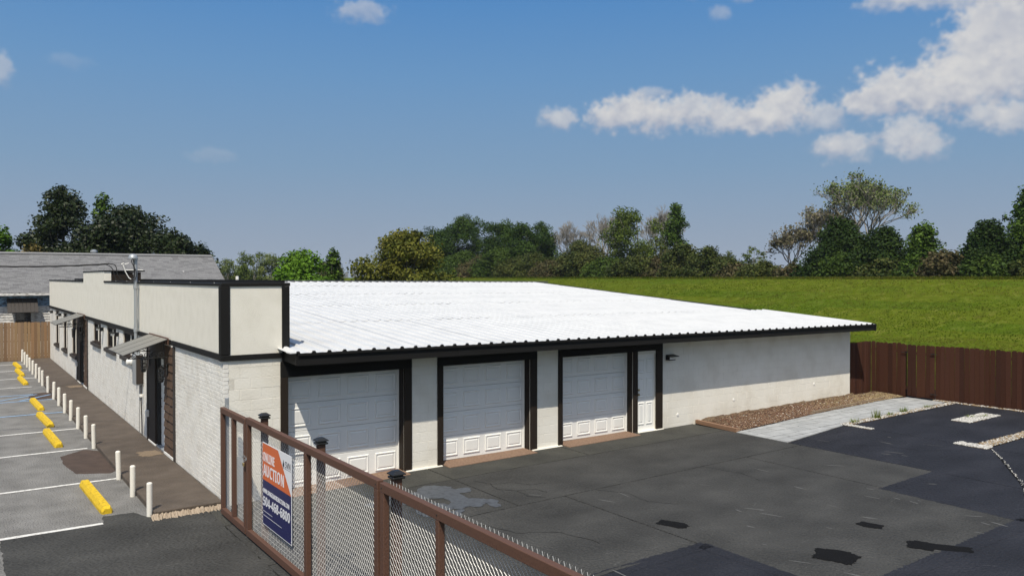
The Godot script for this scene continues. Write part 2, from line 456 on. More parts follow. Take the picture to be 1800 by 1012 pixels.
func _ready() -> void:
	rng.seed = 7
	# camera
	var cam := Camera3D.new()
	cam.name = "camera"
	cam.fov = 39.68
	cam.near = .05
	cam.far = 6000
	add_child(cam)
	cam.position = Vector3(-4.032, 4.1, 14.951)
	cam.rotation = Vector3(deg_to_rad(-.7366), -YAW, 0)
	cam.current = true
	# sky, exposure
	var env := Environment.new()
	env.background_mode = Environment.BG_SKY
	env.sky = Sky.new()
	env.sky.sky_material = sky_material()
	env.tonemap_mode = Environment.TONE_MAPPER_LINEAR
	env.tonemap_exposure = 1.0
	env.sdfgi_enabled = true
	env.ssao_enabled = true
	env.ssil_enabled = true
	env.fog_enabled = true
	env.fog_density = .00015
	env.fog_light_color = Color8(176, 190, 205)
	var we := WorldEnvironment.new()
	we.name = "world_environment"
	we.environment = env
	add_child(we)
	# sun
	var sun := DirectionalLight3D.new()
	sun.name = "sun"
	sun.light_energy = 1.48
	sun.light_color = Color(1, .965, .9)
	sun.light_angular_distance = .5
	sun.shadow_enabled = true
	add_child(sun)
	sun.look_at_from_position(Vector3.ZERO, SUN)
	make_materials()
	build_ground()
	build_building()
	build_yard_gate()
	build_wood_fences()
	build_parking()
	build_house()
	build_trees()

# ---------------------------------------------------------------- ground
func slab(x0: float, x1: float, z0: float, z1: float, mt: Material, parent: Node, called := "slab", up := 0.0) -> void:
	var e := .013
	var b := MB.new()
	var xs := [x0 + e]
	if x0 < -.3 and x1 > -.3: xs.append(-.3)
	if x0 < 3.5 and x1 > 3.5: xs.append(3.5)
	xs.append(x1 - e)
	for i in xs.size() - 1:
		var a: float = xs[i]
		var d: float = xs[i + 1]
		var ya := lot(a) + up
		var yd := lot(d) + up
		b.quad(Vector3(a, ya, z1 - e), Vector3(d, yd, z1 - e), Vector3(d, yd, z0 + e), Vector3(a, ya, z0 + e))
		for z in [z0 + e, z1 - e]:
			if z == z1 - e: b.quad(Vector3(a, ya - .06, z), Vector3(d, yd - .06, z), Vector3(d, yd, z), Vector3(a, ya, z))
			else: b.quad(Vector3(d, yd - .06, z), Vector3(a, ya - .06, z), Vector3(a, ya, z), Vector3(d, yd, z))
	for x in [x0 + e, x1 - e]:
		var y := lot(x) + up
		if x == x1 - e: b.quad(Vector3(x, y - .06, z1 - e), Vector3(x, y - .06, z0 + e), Vector3(x, y, z0 + e), Vector3(x, y, z1 - e))
		else: b.quad(Vector3(x, y - .06, z0 + e), Vector3(x, y - .06, z1 - e), Vector3(x, y, z1 - e), Vector3(x, y, z0 + e))
	pmb(called, b, mt, parent)

func rough_poly(pts: Array, wob: float, step := .08) -> PackedVector2Array:
	var out := PackedVector2Array()
	for i in pts.size():
		var a: Vector2 = pts[i]
		var b: Vector2 = pts[(i + 1) % pts.size()]
		var k := maxi(1, int(a.distance_to(b) / step))
		var nrm := (b - a).orthogonal().normalized()
		for j in k:
			out.append(a.lerp(b, float(j) / k) + nrm * rnd(-wob, wob))
	return out

func sheet(called: String, poly: PackedVector2Array, f: Callable, mt: Material, parent: Node, thick := .004) -> MeshInstance3D:
	var b := MB.new()
	b.prism(poly, f, thick)
	return pmb(called, b, mt, parent)

func build_ground() -> void:
	var gm := PlaneMesh.new()
	gm.size = Vector2(5000, 5000)
	kind(part("ground", gm, M.grass, self, Transform3D(Basis(), Vector3(0, -.22, 0))), "structure")
	# levee with its crest path
	var b := MB.new()
	var nz := FastNoiseLite.new()
	nz.seed = 3; nz.frequency = .06
	var pts := []
	var zs := []
	var z := 130.0
	while z > -430:
		zs.append(z)
		z -= 2.5 if z > -130 else 25.0
	var xs := [21.6, 24.0, 27.0, 30.0, 35.0, 40.0, 41.5, 43.0, 45.0, 47.0, 49.0, 51.0, 53.0, 55.0, 56.5, 57.4, 58.2, 60.0, 62.0, 64.0, 70.0, 76.0, 80.0]
	var hy := func(x: float, zz: float) -> float:
		var w := .12 if x > 24 and x < 56 else .02
		return levee_y(x) + nz.get_noise_2d(x * 1.6, zz) * w
	for i in zs.size() - 1:
		for j in xs.size() - 1:
			b.col = Color(1, 1, 1).lerp(Color(1.4, 1.15, 1.3), clampf(nz.get_noise_2d(xs[j] * 3.0 + 50, zs[i] * .5) * 2.2 + (.5 if xs[j] > 39 and xs[j] < 43 else .0), -.5, 1))
			b.quad(Vector3(xs[j], hy.call(xs[j], zs[i]), zs[i]), Vector3(xs[j + 1], hy.call(xs[j + 1], zs[i]), zs[i]), Vector3(xs[j + 1], hy.call(xs[j + 1], zs[i + 1]), zs[i + 1]), Vector3(xs[j], hy.call(xs[j], zs[i + 1]), zs[i + 1]))
	kind(pmb("levee", b, M.grass, self), "structure")
	b = MB.new()
	for i in zs.size() - 1:
		b.quad(Vector3(58.8, 4.09, zs[i]), Vector3(61.4, 4.09, zs[i]), Vector3(61.4, 4.09, zs[i + 1]), Vector3(58.8, 4.09, zs[i + 1]))
	kind(pmb("levee_path", b, M.rough_concrete, self), "structure")
	grass_tufts(hy)
	# parking lot, sealed drive and yard slabs
	var flat := func(_x: float, _z: float) -> float: return -.1
	var lotn := kind(node("parking_lot", self), "structure")
	sheet("pavement", PackedVector2Array([Vector2(-16, -32.2), Vector2(-.9, -32.2), Vector2(-.9, 14), Vector2(-16, 14)]), flat, M.asphalt_light, lotn, .06)
	var dr := rough_poly([Vector2(-3.45, -.14), Vector2(-1.97, -.2), Vector2(-1.9, -.62), Vector2(-1.42, -.58), Vector2(-1.22, -.1), Vector2(-.3, -.1), Vector2(-.3, 13), Vector2(-3.5, 13)], .02, .12)
	var dv := func(_x: float, _z: float) -> float: return -.0955
	sheet("sealed_drive", dr, dv, M.asphalt_new_drive if M.has("asphalt_new_drive") else M.asphalt_old, lotn)
	for p in [[Vector2(-2.0, -6.4), Vector2(-1.45, -6.95), Vector2(-1.15, -6.6), Vector2(-1.13, -4.2), Vector2(-1.3, -4.0), Vector2(-1.9, -4.35), Vector2(-2.03, -5.4)], [Vector2(-1.95, -17.2), Vector2(-1.75, -18.6), Vector2(-1.16, -18.8), Vector2(-1.14, -17.0), Vector2(-1.6, -16.8)]]:
		sheet("brown_patch", rough_poly(p, .015), dv, M.patch, lotn)
	var bed := MB.new()
	for q in [[-.3, 3.5], [3.5, 24.0]]:
		bed.quad(Vector3(q[0], lot(q[0]) - .045, 16), Vector3(q[1], lot(q[1]) - .045, 16), Vector3(q[1], lot(q[1]) - .045, -.25), Vector3(q[0], lot(q[0]) - .045, -.25))
	var yard := kind(node("paved_yard", self), "structure")
	pmb("bed", bed, M.tar, yard)
	for s in [[-.3, 4.2, .02, 1.15, "asphalt_apron"], [4.2, 7.8, .02, 1.15, "asphalt_apron"], [7.8, 12.45, .02, 1.15, "asphalt_apron"],
		[-.3, 1.9, 1.15, 3.42, "asphalt_old"], [1.9, 4.2, 1.15, 3.42, "asphalt_old"], [4.2, 12.45, 1.15, 3.42, "asphalt_old"],
		[-.3, 5.25, 3.42, 6.75, "asphalt_old"], [5.25, 10.45, 3.42, 9.15, "asphalt_old"], [10.45, 12.45, 3.42, 6.65, "asphalt_old"],
		[-.3, 5.25, 6.75, 13.5, "asphalt_new"], [5.25, 10.45, 9.15, 13.5, "asphalt_new"], [10.45, 12.45, 6.65, 13.5, "asphalt_new"],
		[12.45, 15.55, 3.05, 13.5, "asphalt_new"], [15.55, 21.3, 2.75, 5.85, "asphalt_new"], [15.55, 21.3, 6.2, 13.5, "asphalt_new"]]:
		slab(s[0], s[1], s[2], s[3], M[s[4]], yard)
	var lf := func(x: float, _z: float) -> float: return lot(x) + .004
	for p in [[Vector2(12.6, 3.05), Vector2(15.55, 2.62), Vector2(15.55, 3.05)], [Vector2(15.57, 2.62), Vector2(21.3, 2.42), Vector2(21.3, 2.74), Vector2(15.57, 2.74)]]:
		sheet("slab", PackedVector2Array(p), func(x: float, _z: float) -> float: return lot(x) - .001, M.asphalt_new, yard, .06)
	# tar blots and the bluish dried residue in front of the first door
	for p in [[5.62, 5.78, .25, .14, .35], [8.15, 7.73, .19, .12, .25], [6.43, 8.22, .3, .26, .35], [8.06, 8.98, .36, .13, .6], [7.86, 8.72, .2, .19, .4]]:
		var poly := PackedVector2Array()
		for i in 60: # a short brush stroke with ragged ends
			var a := TAU * i / 60
			var sx := signf(cos(a)) * pow(absf(cos(a)), .5)
			var sy := signf(sin(a)) * pow(absf(sin(a)), .5)
			var w := Vector2(sx * p[3], sy * p[2]) * (1.0 + rnd(-.09, .09) + .07 * sin(a * 5 + p[0] * 9))
			poly.append(Vector2(p[0], p[1]) + w.rotated(-p[4]))
		sheet("tar_blot", poly, func(x: float, _z: float) -> float: return lot(x) + .004 + .0004 * p[1], M.tar, yard)
	for p in [[3.3, 1.75, .55, .42], [2.85, 2.5, .28, .65], [3.55, 2.6, .3, .5], [3.9, 2.95, .14, .3], [2.5, 1.75, .4, .3], [3.0, 3.1, .22, .2], [3.75, 1.95, .3, .25]]:
		var poly := PackedVector2Array()
		for i in 44:
			var a := TAU * i / 44
			var r := 1.0 + .25 * sin(a * 3 + p[0] * 7) + .15 * sin(a * 5 + p[1] * 5) + rnd(-.06, .06)
			poly.append(Vector2(p[0] + cos(a) * p[2] * r, p[1] + sin(a) * p[3] * r))
		var up: float = .0040 + .0007 * (p[0] + p[1])
		sheet("residue_patch", poly, func(x: float, _z: float) -> float: return lot(x) + up, M.residue, yard, .002)
	# sealcoat lapped unevenly over the slab edges
	for q in [[[Vector2(-.2, 6.62), Vector2(5.3, 6.66), Vector2(5.34, 6.9), Vector2(-.2, 6.95)], .05], [[Vector2(5.1, 6.8), Vector2(5.36, 6.72), Vector2(5.33, 9.1), Vector2(5.15, 9.1)], .04], [[Vector2(5.3, 9.02), Vector2(10.5, 8.98), Vector2(10.5, 9.3), Vector2(5.3, 9.3)], .06], [[Vector2(10.34, 6.6), Vector2(12.5, 6.54), Vector2(12.5, 6.8), Vector2(10.6, 6.8), Vector2(10.58, 9.1), Vector2(10.3, 9.1)], .05]]:
		sheet("seal_edge", rough_poly(q[0], q[1] * .4, .05), func(x: float, _z: float) -> float: return lot(x) + .003, M.asphalt_new, yard, .002)
	for c in [[[4.45, 1.5], [4.6, 1.9], [4.5, 2.3], [4.75, 2.6], [4.7, 3.05], [4.95, 3.35]], [[4.6, 1.9], [5.0, 2.05], [5.2, 2.4], [5.65, 2.5]], [[4.75, 2.6], [5.1, 2.75], [5.15, 3.1]], [[6.0, 3.5], [6.3, 4.0], [6.2, 4.6], [6.6, 5.1]], [[9.0, 3.5], [9.2, 4.3], [9.0, 5.0]], [[1.2, 3.5], [1.5, 4.4], [1.3, 5.3], [1.8, 6.0]], [[3.0, 3.6], [3.3, 4.6], [3.9, 5.0], [4.1, 5.9]], [[13.2, 4.0], [13.9, 4.6], [14.1, 5.4], [14.8, 5.9]], [[17.0, 3.2], [17.4, 4.1], [17.3, 5.2]]]:
		var L := PackedVector2Array()
		for i in c.size() - 1:
			var a := Vector2(c[i][0], c[i][1])
			var d := Vector2(c[i + 1][0], c[i + 1][1])
			for k in 6:
				L.append(a.lerp(d, k / 6.0) + Vector2(rnd(-.025, .025), rnd(-.025, .025)))
		var m := MB.new()
		for i in L.size() - 1: # a thin filled crack
			var nn := (L[i + 1] - L[i]).orthogonal().normalized() * rnd(.003, .008)
			var A := L[i] + nn
			var B := L[i] - nn
			var C := L[i + 1] - nn
			var D := L[i + 1] + nn
			m.tri(Vector3(A.x, lot(A.x) + .003, A.y), Vector3(B.x, lot(B.x) + .003, B.y), Vector3(C.x, lot(C.x) + .003, C.y))
			m.tri(Vector3(A.x, lot(A.x) + .003, A.y), Vector3(C.x, lot(C.x) + .003, C.y), Vector3(D.x, lot(D.x) + .003, D.y))
		pmb("crack", m, M.tar, yard)
	for i in 46: # pale scrapes where the seal has worn through
		var p := Vector2(rnd(5.5, 10.2), rnd(6.0, 9.0)) if i < 20 else Vector2(rnd(0, 12), rnd(1.3, 8.8))
		if i > 38: p = Vector2(rnd(12.6, 15.3), rnd(3.3, 5.8))
		var d := Vector2(.3, 1).rotated(rnd(-.5, .5)).normalized()
		var hl := rnd(.03, .22)
		var hw := rnd(.006, .022)
		var poly := PackedVector2Array()
		for k in 14:
			var a := TAU * k / 14
			poly.append(p + d * cos(a) * hl * rnd(.75, 1.15) + d.orthogonal() * sin(a) * hw * rnd(.6, 1.3))
		sheet("scrape", poly, func(x: float, _z: float) -> float: return lot(x) + .0036 + i * .00001, M.scrape, yard, .002)
	# brown thresholds in front of the garage doors and the white footing of the piers
	for q in [[1.2, 3.69], [4.62, 6.97], [7.92, 10.25]]:
		var t := MB.new()
		t.hull8([Vector3(q[0], -.1, .3), Vector3(q[1], -.1, .3), Vector3(q[1], -.1, -.3), Vector3(q[0], -.1, -.3), Vector3(q[0], lot(q[0]) + .012, .3), Vector3(q[1], lot(q[1]) + .012, .3), Vector3(q[1], lot(q[1]) + .03, -.3), Vector3(q[0], lot(q[0]) + .03, -.3)])
		pmb("threshold", t, M.red_concrete, yard)
	# sidewalk in slabs
	var walk := kind(node("sidewalk", self), "structure")
	var cuts := [-.04, -2.4, -4.9, -7.3, -9.7, -12.1, -14.5, -16.9, -19.3, -21.7, -24.1, -26.5, -28.9, -32.1]
	for i in cuts.size() - 1:
		pmb("slab", cb(Vector3(-1.17, -.2, cuts[i + 1] + .006), Vector3(-.001, 0, cuts[i] - .006), .012), M.walk, walk)
	for q in [[-5.42, -4.83], [-19.4, -18.8]]:
		sheet("worn_patch", rough_poly([Vector2(-.55, q[0]), Vector2(-.08, q[0]), Vector2(-.06, q[1]), Vector2(-.5, q[1])], .05, .06), func(_x: float, _z: float) -> float: return .004, M.worn, walk)
	# broken concrete at the end of the sidewalk
	var br := MB.new()
	var nx := 70
	var prof := []
	for i in nx + 1:
		var x := lerpf(-1.24, .04, float(i) / nx)
		prof.append([Vector3(x, -.045 + rnd(-.02, .02), -.035), Vector3(x, -.07 + rnd(-.025, .02), .07 + rnd(-.03, .03)), Vector3(x, -.102, .17 + rnd(-.05, .05))])
	for i in nx:
		for k in 2:
			br.quad(prof[i][k + 1], prof[i + 1][k + 1], prof[i + 1][k], prof[i][k])
	pmb("broken_edge", br, M.rough_concrete, walk)
	# paver walk
	var pad := kind(node("paver_walk", self), "structure")
	var outl := PackedVector2Array([Vector2(12.47, 1.5), Vector2(12.47, 3.03), Vector2(15.5, 2.6), Vector2(21.25, 2.4), Vector2(21.35, 1.15), Vector2(20.4, .98), Vector2(16.2, 1.16), Vector2(14.2, 1.36)])
	sheet("bedding", outl, func(x: float, _z: float) -> float: return lot(x) - .012, M.soil, pad, .04)
	var zz := .95
	var row := 0
	while zz < 3.1:
		var wz: float = [.42, .26, .36][row % 3]
		var x := 12.4 - rnd(0, .4)
		while x < 21.5:
			var wx: float = [.62, .4, .78, .52][rng.randi() % 4]
			var cell := PackedVector2Array([Vector2(x + .012, zz + .012), Vector2(x + wx - .012, zz + .012), Vector2(x + wx - .012, zz + wz - .012), Vector2(x + .012, zz + wz - .012)])
			for poly in Geometry2D.intersect_polygons(cell, outl):
				if poly.size() > 2:
					var up := rnd(.004, .009)
					var t := MB.new()
					t.col = g(rnd(.84, 1.08))
					t.prism(poly, func(px: float, _pz: float) -> float: return lot(px) + up, .03)
					pmb("paver", t, M.paver, pad)
			x += wx
		zz += wz
		row += 1
	# planting bed with wood chips
	var mound := MB.new()
	var mz := FastNoiseLite.new()
	mz.seed = 31; mz.frequency = 1.1
	var hm := func(x: float, q: float) -> float: # q: 0 at the wall, 1 at the walk
		return lot(x) + .008 + (.1 * sqrt(maxf(0.0, 1.0 - q * q)) + .045 * mz.get_noise_2d(x * 1.7, q * 2.0) * (1.0 - q)) * clampf((x - 12.5) * 1.6, .25, 1.0) * (1.0 if x < 20 else .5)
	var width := func(x: float) -> float: return lerpf(1.46, 1.14, clampf((x - 12.5) / 4, 0, 1)) - lerpf(0.0, .14, clampf((x - 16) / 4, 0, 1))
	for i in 90:
		for k in 5:
			var p := []
			for q in [[0, 1], [1, 1], [1, 0], [0, 0]]:
				var x := lerpf(12.62, 21.4, (i + q[0]) / 90.0)
				var t: float = (k + q[1]) / 5.0
				p.append(Vector3(x, hm.call(x, t), .005 + t * width.call(x)))
			mound.quad(p[0], p[1], p[2], p[3])
	var plant := kind(node("planting_bed", self), "structure")
	pmb("soil", mound, M.soil, plant)
	var chip := MB.new()
	chip.box(Vector3(-.5, -.12, -.2), Vector3(.5, .12, .2))
	scatter("wood_chips", "brown wood chips heaped along the white block wall", "wood chips", chip.mesh(), M.chip, 15000, func() -> Array:
		var x := rnd(12.62, 21.3)
		var t := sqrt(rng.randf())
		var cc: Color = [Color(.095, .045, .026), Color(.15, .072, .04), Color(.2, .12, .07), Color(.07, .036, .025), Color(.28, .2, .13)][rng.randi() % 5]
		if x > 16.5 and rng.randf() < (x - 16.5) * .12: cc = Color(.3, .24, .12)
		if rng.randf() < .018: cc = Color(.6, .57, .5)
		return [Vector3(x, hm.call(x, t) + .008, .02 + t * width.call(x)), rnd(.015, .05), cc])
	for q in [[12.5, 1.5, 12.62, .02], [16.2, 1.12, 20.3, .93]]:
		var t := MB.new()
		var a := Vector3(q[0], lot(q[0]) + .045, q[1])
		var d := Vector3(q[2], lot(q[2]) + .045, q[3])
		t.obox(Transform3D(Basis.looking_at(d - a), (a + d) * .5), Vector3(.09 if q[0] < 13 else .06, .1 if q[0] < 13 else .06, a.distance_to(d)))
		tag(pmb("edging_timber", t, M.timber if q[0] < 13 else M.worn, self), "weathered timber edging across the near end of the wood chip bed" if q[0] < 13 else "thin grey half buried edging between chip bed and paver walk", "timber")
	# pale gravel
	var stone := MB.new()
	stone.cbox(Vector3(-.5, -.3, -.4), Vector3(.5, .3, .4), .18)
	var sm := stone.mesh()
	for q in [["pale gravel filling the rectangular cut in dark asphalt", 18.36, 20.15, 4.0, 4.5, 1700, .0], ["pale gravel strip between paver walk and dark asphalt", 15.5, 21.2, 2.5, 2.72, 1100, 1.0], ["short pale gravel strip across the corner of the paver walk", 15.45, 15.62, 2.6, 3.4, 260, 0.0],
		["gravel strip turning the corner between two dark slabs", 15.4, 15.75, 5.5, 6.25, 420, 0.0], ["long weedy gravel strip between two dark asphalt slabs", 15.7, 21.2, 5.86, 6.19, 1700, 2.0], ["scattered gravel along the foot of the brown fence", 21.28, 21.46, 2.0, 9.0, 900, 2.0]]:
		var base := sheet("gravel_bed", rough_poly([Vector2(q[1], q[3]), Vector2(q[2], q[3]), Vector2(q[2], q[4]), Vector2(q[1], q[4])], .03, .15), func(x: float, _z: float) -> float: return lot(x) + .007, M.soil, yard)
		scatter("gravel", q[0], "gravel", sm, M.chip, q[5], func() -> Array:
			var x := rnd(q[1], q[2])
			var v := rnd(.24, .58)
			var cc := Color(v, v * .97, v * .9)
			if q[6] > 0 and rng.randf() < .3 * q[6]: cc = Color(.3, .22, .13) * rnd(.5, 1.1)
			return [Vector3(x, lot(x) + .016, rnd(q[3], q[4])), rnd(.02, .05), cc])
	# pebbles washed into the long crack
	var ck := [Vector2(15.5, 6.3), Vector2(14.9, 6.75), Vector2(14.2, 7.2), Vector2(13.4, 7.7), Vector2(12.6, 8.2), Vector2(11.4, 8.7)]
	var lens := rough_poly(ck + [Vector2(12.57, 8.17), Vector2(13.37, 7.67), Vector2(14.17, 7.17), Vector2(14.87, 6.72)], .008, .1)
	sheet("crack", lens, func(x: float, _z: float) -> float: return lot(x) + .004, M.tar, yard, .002)
	scatter("crack_pebbles", "white pebbles caught along the long crack in dark asphalt", "pebbles", sm, M.chip, 95, func() -> Array:
		var u := rng.randf() * 4.99
		var p: Vector2 = ck[int(u)].lerp(ck[int(u) + 1], u - int(u)) + Vector2(rnd(-.025, .025), rnd(-.025, .025))
		var v := rnd(.3, .65)
		return [Vector3(p.x, lot(p.x) + .012, p.y), rnd(.01, .028), Color(v, v * .97, v * .9)])
	# weeds in the gravel
	for w in [[16.0, 2.62, .16, "small"], [17.1, 2.6, .3, "tallest"], [17.8, 2.58, .13, "low"], [18.6, 2.56, .2, "bright green"], [19.9, 2.55, .12, "sparse"], [19.2, 4.12, .1, "flat"], [19.6, 4.3, .09, "faded"], [18.6, 5.95, .16, "broad"], [19.4, 6.0, .22, "leafy"], [20.2, 6.02, .25, "dense"]]:
		var t := MB.new()
		for i in 70:
			t.col = Color(.09, .15, .02).lerp(Color(.2, .2, .05), rng.randf())
			var a := rnd(0, TAU)
			var o := Vector3(cos(a), 0, sin(a))
			var p := Vector3(w[0], lot(w[0]), w[1]) + o * rnd(0, .1) + Vector3(rnd(-.12, .12), 0, rnd(-.03, .03))
			var tip: Vector3 = p + o * rnd(.02, .14) + Vector3.UP * w[2] * rnd(.4, 1)
			var sd := o.cross(Vector3.UP) * .008
			t.tri(p - sd, p + sd, tip)
		var where := "beside the paver walk" if w[1] < 3 else ("in the gravel rectangle" if w[1] < 5 else "in the gravel strip by the fence")
		tag(pmb("weed_clump", t, M.blade, self), "%s clump of green weeds %s" % [w[3], where], "weed", "weeds in the gravel")

func scatter(called: String, label: String, category: String, m: Mesh, mt: Material, count: int, f: Callable) -> void:
	var mm := MultiMesh.new()
	mm.transform_format = MultiMesh.TRANSFORM_3D
	mm.use_colors = true
	mm.mesh = m
	mm.instance_count = count
	for i in count:
		var r: Array = f.call()
		var bs := Basis.from_euler(Vector3(rnd(-.5, .5), rnd(0, TAU), rnd(-.5, .5))).scaled(Vector3.ONE * r[1])
		mm.set_instance_transform(i, Transform3D(bs, r[0]))
		mm.set_instance_color(i, r[2])
	var o := MultiMeshInstance3D.new()
	o.name = numbered(called)
	o.multimesh = mm
	o.material_override = mt
	add_child(o, true)
	tag(o, label, category)
	kind(o, "stuff")

func grass_tufts(hy: Callable) -> void:
	var t := MB.new()
	for i in 9:
		var a := TAU * i / 9 + rnd(-.3, .3)
		var o := Vector3(cos(a), 0, sin(a))
		var p := o * rnd(.02, .5)
		var sd := o.cross(Vector3.UP) * .12
		t.tri(p - sd, p + sd, p + o * rnd(.1, .5) + Vector3.UP * rnd(.5, 1))
	var dry := FastNoiseLite.new()
	dry.seed = 9; dry.frequency = .05; dry.fractal_octaves = 4
	scatter("levee_grass", "mown green grass covering the long levee slope", "grass", t.mesh(), M.blade, 150000, func() -> Array:
		var x := rnd(22.0, 58.4)
		var far := 10.0 - (x + 4) * 1.75 if x > 35 else 13.0 - (x - 22) * 2.2 - 30
		var z := rnd(far, 18.0 - (58 - x) * .1)
		var k := clampf(.42 + dry.get_noise_2d(x * 2.2, z * .5) * 2.2 + sin(x * 2.3 + dry.get_noise_2d(x, z) * 3.0) * .22, 0, 1)
		if x > 40.5 and x < 43.5: k = maxf(k, rnd(.55, 1.0))
		var cc := Color(.052, .085, .005).lerp(Color(.18, .155, .035), k * rnd(.1, 1))
		if rng.randf() < .05: # rough growth on the crest
			x = rnd(57.6, 58.7)
			return [Vector3(x, hy.call(x, z) - .01, z), rnd(.08, .24), cc * .9]
		return [Vector3(x, hy.call(x, z) - .01, z), rnd(.035, .1), cc * rnd(.85, 1.12)])

# ---------------------------------------------------------------- the white building
const ZE := -31.8
var opens := [[-29.05, -27.45, .95, 2.55], [-25.78, -24.22, .95, 2.55], [-22.66, -20.9, .95, 2.55], [-16.45, -14.7, 1.86, 2.57], [-13.45, -11.64, 1.86, 2.57], [-10.46, -8.52, 1.86, 2.57],
	[-6.6, -4.1, 0.0, 2.4], [-20.6, -18.1, 0.0, 2.4]]

func roof_y(x: float, z: float) -> float:
	return 2.71 - .0053 * (x - 1.15) + (.7 - z) * .0734

func build_building() -> void:
	var bd := thing("commercial_building", "long low white painted building with dark trim, white ribbed metal roof and garage doors", "building")
	# --- brick front
	var fw := node("brick_wall", bd)
	var core := MB.new()
	var edges := [ZE, 0.0]
	for o in opens: edges.append_array([o[0], o[1]])
	edges.sort()
	for i in edges.size() - 1:
		var a: float = edges[i]
		var d: float = edges[i + 1]
		if d - a < .001: continue
		var hole = null
		for o in opens:
			if o[0] <= a + .001 and o[1] >= d - .001: hole = o
		if hole == null:
			core.box(Vector3(.006, -.2, a), Vector3(.2, 2.66, d))
		else:
			if hole[2] > .01: core.box(Vector3(.006, -.2, a), Vector3(.2, hole[2], d))
			core.box(Vector3(.006, hole[3], a), Vector3(.2, 2.66, d))
	pmb("mortar_core", core, M.mortar, fw)
	var variants := []
	for k in 4:
		var b := MB.new()
		b.col = g([.955, 1.0, .985, 1.02][k])
		b.cbox(Vector3(0, -.0335, -.1015), Vector3(.02, .0335, .1015), .003)
		variants.append(b.mesh())
	var rest := MB.new()
	var ch := 2.585 / 34
	var singles := 0
	for r in 34:
		var y := (r + .5) * ch
		var z := -.0 - (.108 if r % 2 else 0.0)
		var first := true
		while z > ZE + .05:
			var zl := z - .213
			if first and r % 2:
				# half brick at the corner
				rest.box(Vector3(-.001, y - .0335, -.1), Vector3(.012, y + .0335, -.004))
			first = false
			var lo := maxf(zl + .005, ZE)
			var hi := z - .005
			z = zl
			var segs := [[lo, hi]]
			for o in opens:
				if y + .02 > o[2] - .02 and y - .02 < o[3]:
					var ns := []
					for s in segs:
						if s[1] <= o[0] or s[0] >= o[1]: ns.append(s)
						else:
							if s[0] < o[0] - .02: ns.append([s[0], o[0]])
							if s[1] > o[1] + .02: ns.append([o[1], s[1]])
					segs = ns
			for s in segs:
				var w: float = s[1] - s[0]
				if w > .2 and s[0] > -1.95 and singles < 300:
					singles += 1
					part("brick", variants[rng.randi() % 4], M.brick, fw, Transform3D(Basis(Vector3(0, 0, 1), rnd(-.006, .006)), Vector3(-.003 + rnd(-.0022, .0022), y + rnd(-.0015, .0015), (s[0] + s[1]) * .5)))
				else:
					rest.col = g(rnd(.95, 1.02))
					var x := -.003 + rnd(-.0022, .0022)
					var a := Vector3(x, y - .0335, s[1])
					var b := Vector3(x, y - .0335, s[0])
					var c := Vector3(x, y + .0335, s[0])
					var d := Vector3(x, y + .0335, s[1])
					var e := Vector3(.012, 0, 0)
					rest.quad(b, a, d, c)
					rest.quad(d, d + e, c + e, c); rest.quad(a + e, a, b, b + e)
					rest.quad(a, a + e, d + e, d); rest.quad(b + e, b, c, c + e)
	kind(pmb("far_bricks", rest, M.brick, fw), "stuff")
	# brick ends turning the corner
	var ret := MB.new()
	for r in 34:
		var y := (r + .5) * ch
		ret.col = g(rnd(.95, 1.03))
		ret.box(Vector3(.0025, y - .0335, -.02), Vector3(.098 if r % 2 else .085, y + .0335, .006 + rnd(0, .004)))
	pmb("corner_bricks", ret, M.brick, fw)
	# --- block side wall with piers
	var bw := node("block_wall", bd)
	var bc := MB.new()
	for q in [[.02, 1.2], [3.69, 4.62], [6.97, 7.92], [11.07, 19.95]]:
		bc.box(Vector3(q[0], -.2, -.25), Vector3(q[1], 2.5 if q[0] > 1 else 2.66, -.0035))
	for q in [[1.2, 3.69, 2.2], [4.62, 6.97, 2.2], [7.92, 10.25, 2.2], [10.25, 11.07, 2.12]]:
		bc.box(Vector3(q[0], q[2], -.25), Vector3(q[1], 2.5, -.006))
	bc.box(Vector3(10.25, -.2, -.25), Vector3(10.4, 2.12, -.006))
	pmb("mortar_core", bc, M.mortar, bw)
	var bh := .2032
	var bmesh := {}
	var bcount := 0
	var brest := MB.new()
	for r in 13:
		for q in [[.1, 1.07], [3.86, 4.49], [7.156, 7.8], [11.3, 19.95]]:
			var x: float = q[0] - (.203 if r % 2 else 0.0)
			while x < q[1] - .01:
				var a := maxf(x, q[0]) + .002
				var d := minf(x + .4064, q[1]) - .002
				x += .4064
				var y0 := r * bh + .0022
				var y1 := minf((r + 1) * bh - .0022, 2.5 if q[0] > 1 else 2.6)
				if d - a < .02 or y1 < y0 + .02: continue
				var push := rnd(-.0012, .0012)
				if bcount < 300 and y1 > lot(a) + .05:
					bcount += 1
					var key := "%.2f %.2f" % [d - a, y1 - y0]
					if not bmesh.has(key): bmesh[key] = cb(Vector3(0, 0, -.02), Vector3(d - a, y1 - y0, 0), .0035).mesh()
					part("block", bmesh[key], M.block, bw, Transform3D(Basis(Vector3(0, 1, 0), rnd(-.002, .002)), Vector3(a, y0, push)))
				else:
					brest.box(Vector3(a, y0, -.02), Vector3(d, y1, push))
	if brest.v.size(): kind(pmb("far_blocks", brest, M.block, bw), "stuff")
	for q in [[14.18, .62], [18.0, .78], [11.9, .42]]:
		var s := MB.new()
		s.lathe(Vector3.ZERO, [Vector2(.045, 0), Vector2(.04, .012), Vector2(.0, .016)], 10)
		part("wall_plug", s.mesh(), M.white, bw, Transform3D(Basis(Vector3(1, 0, 0), PI / 2), Vector3(q[0], q[1], .001)))
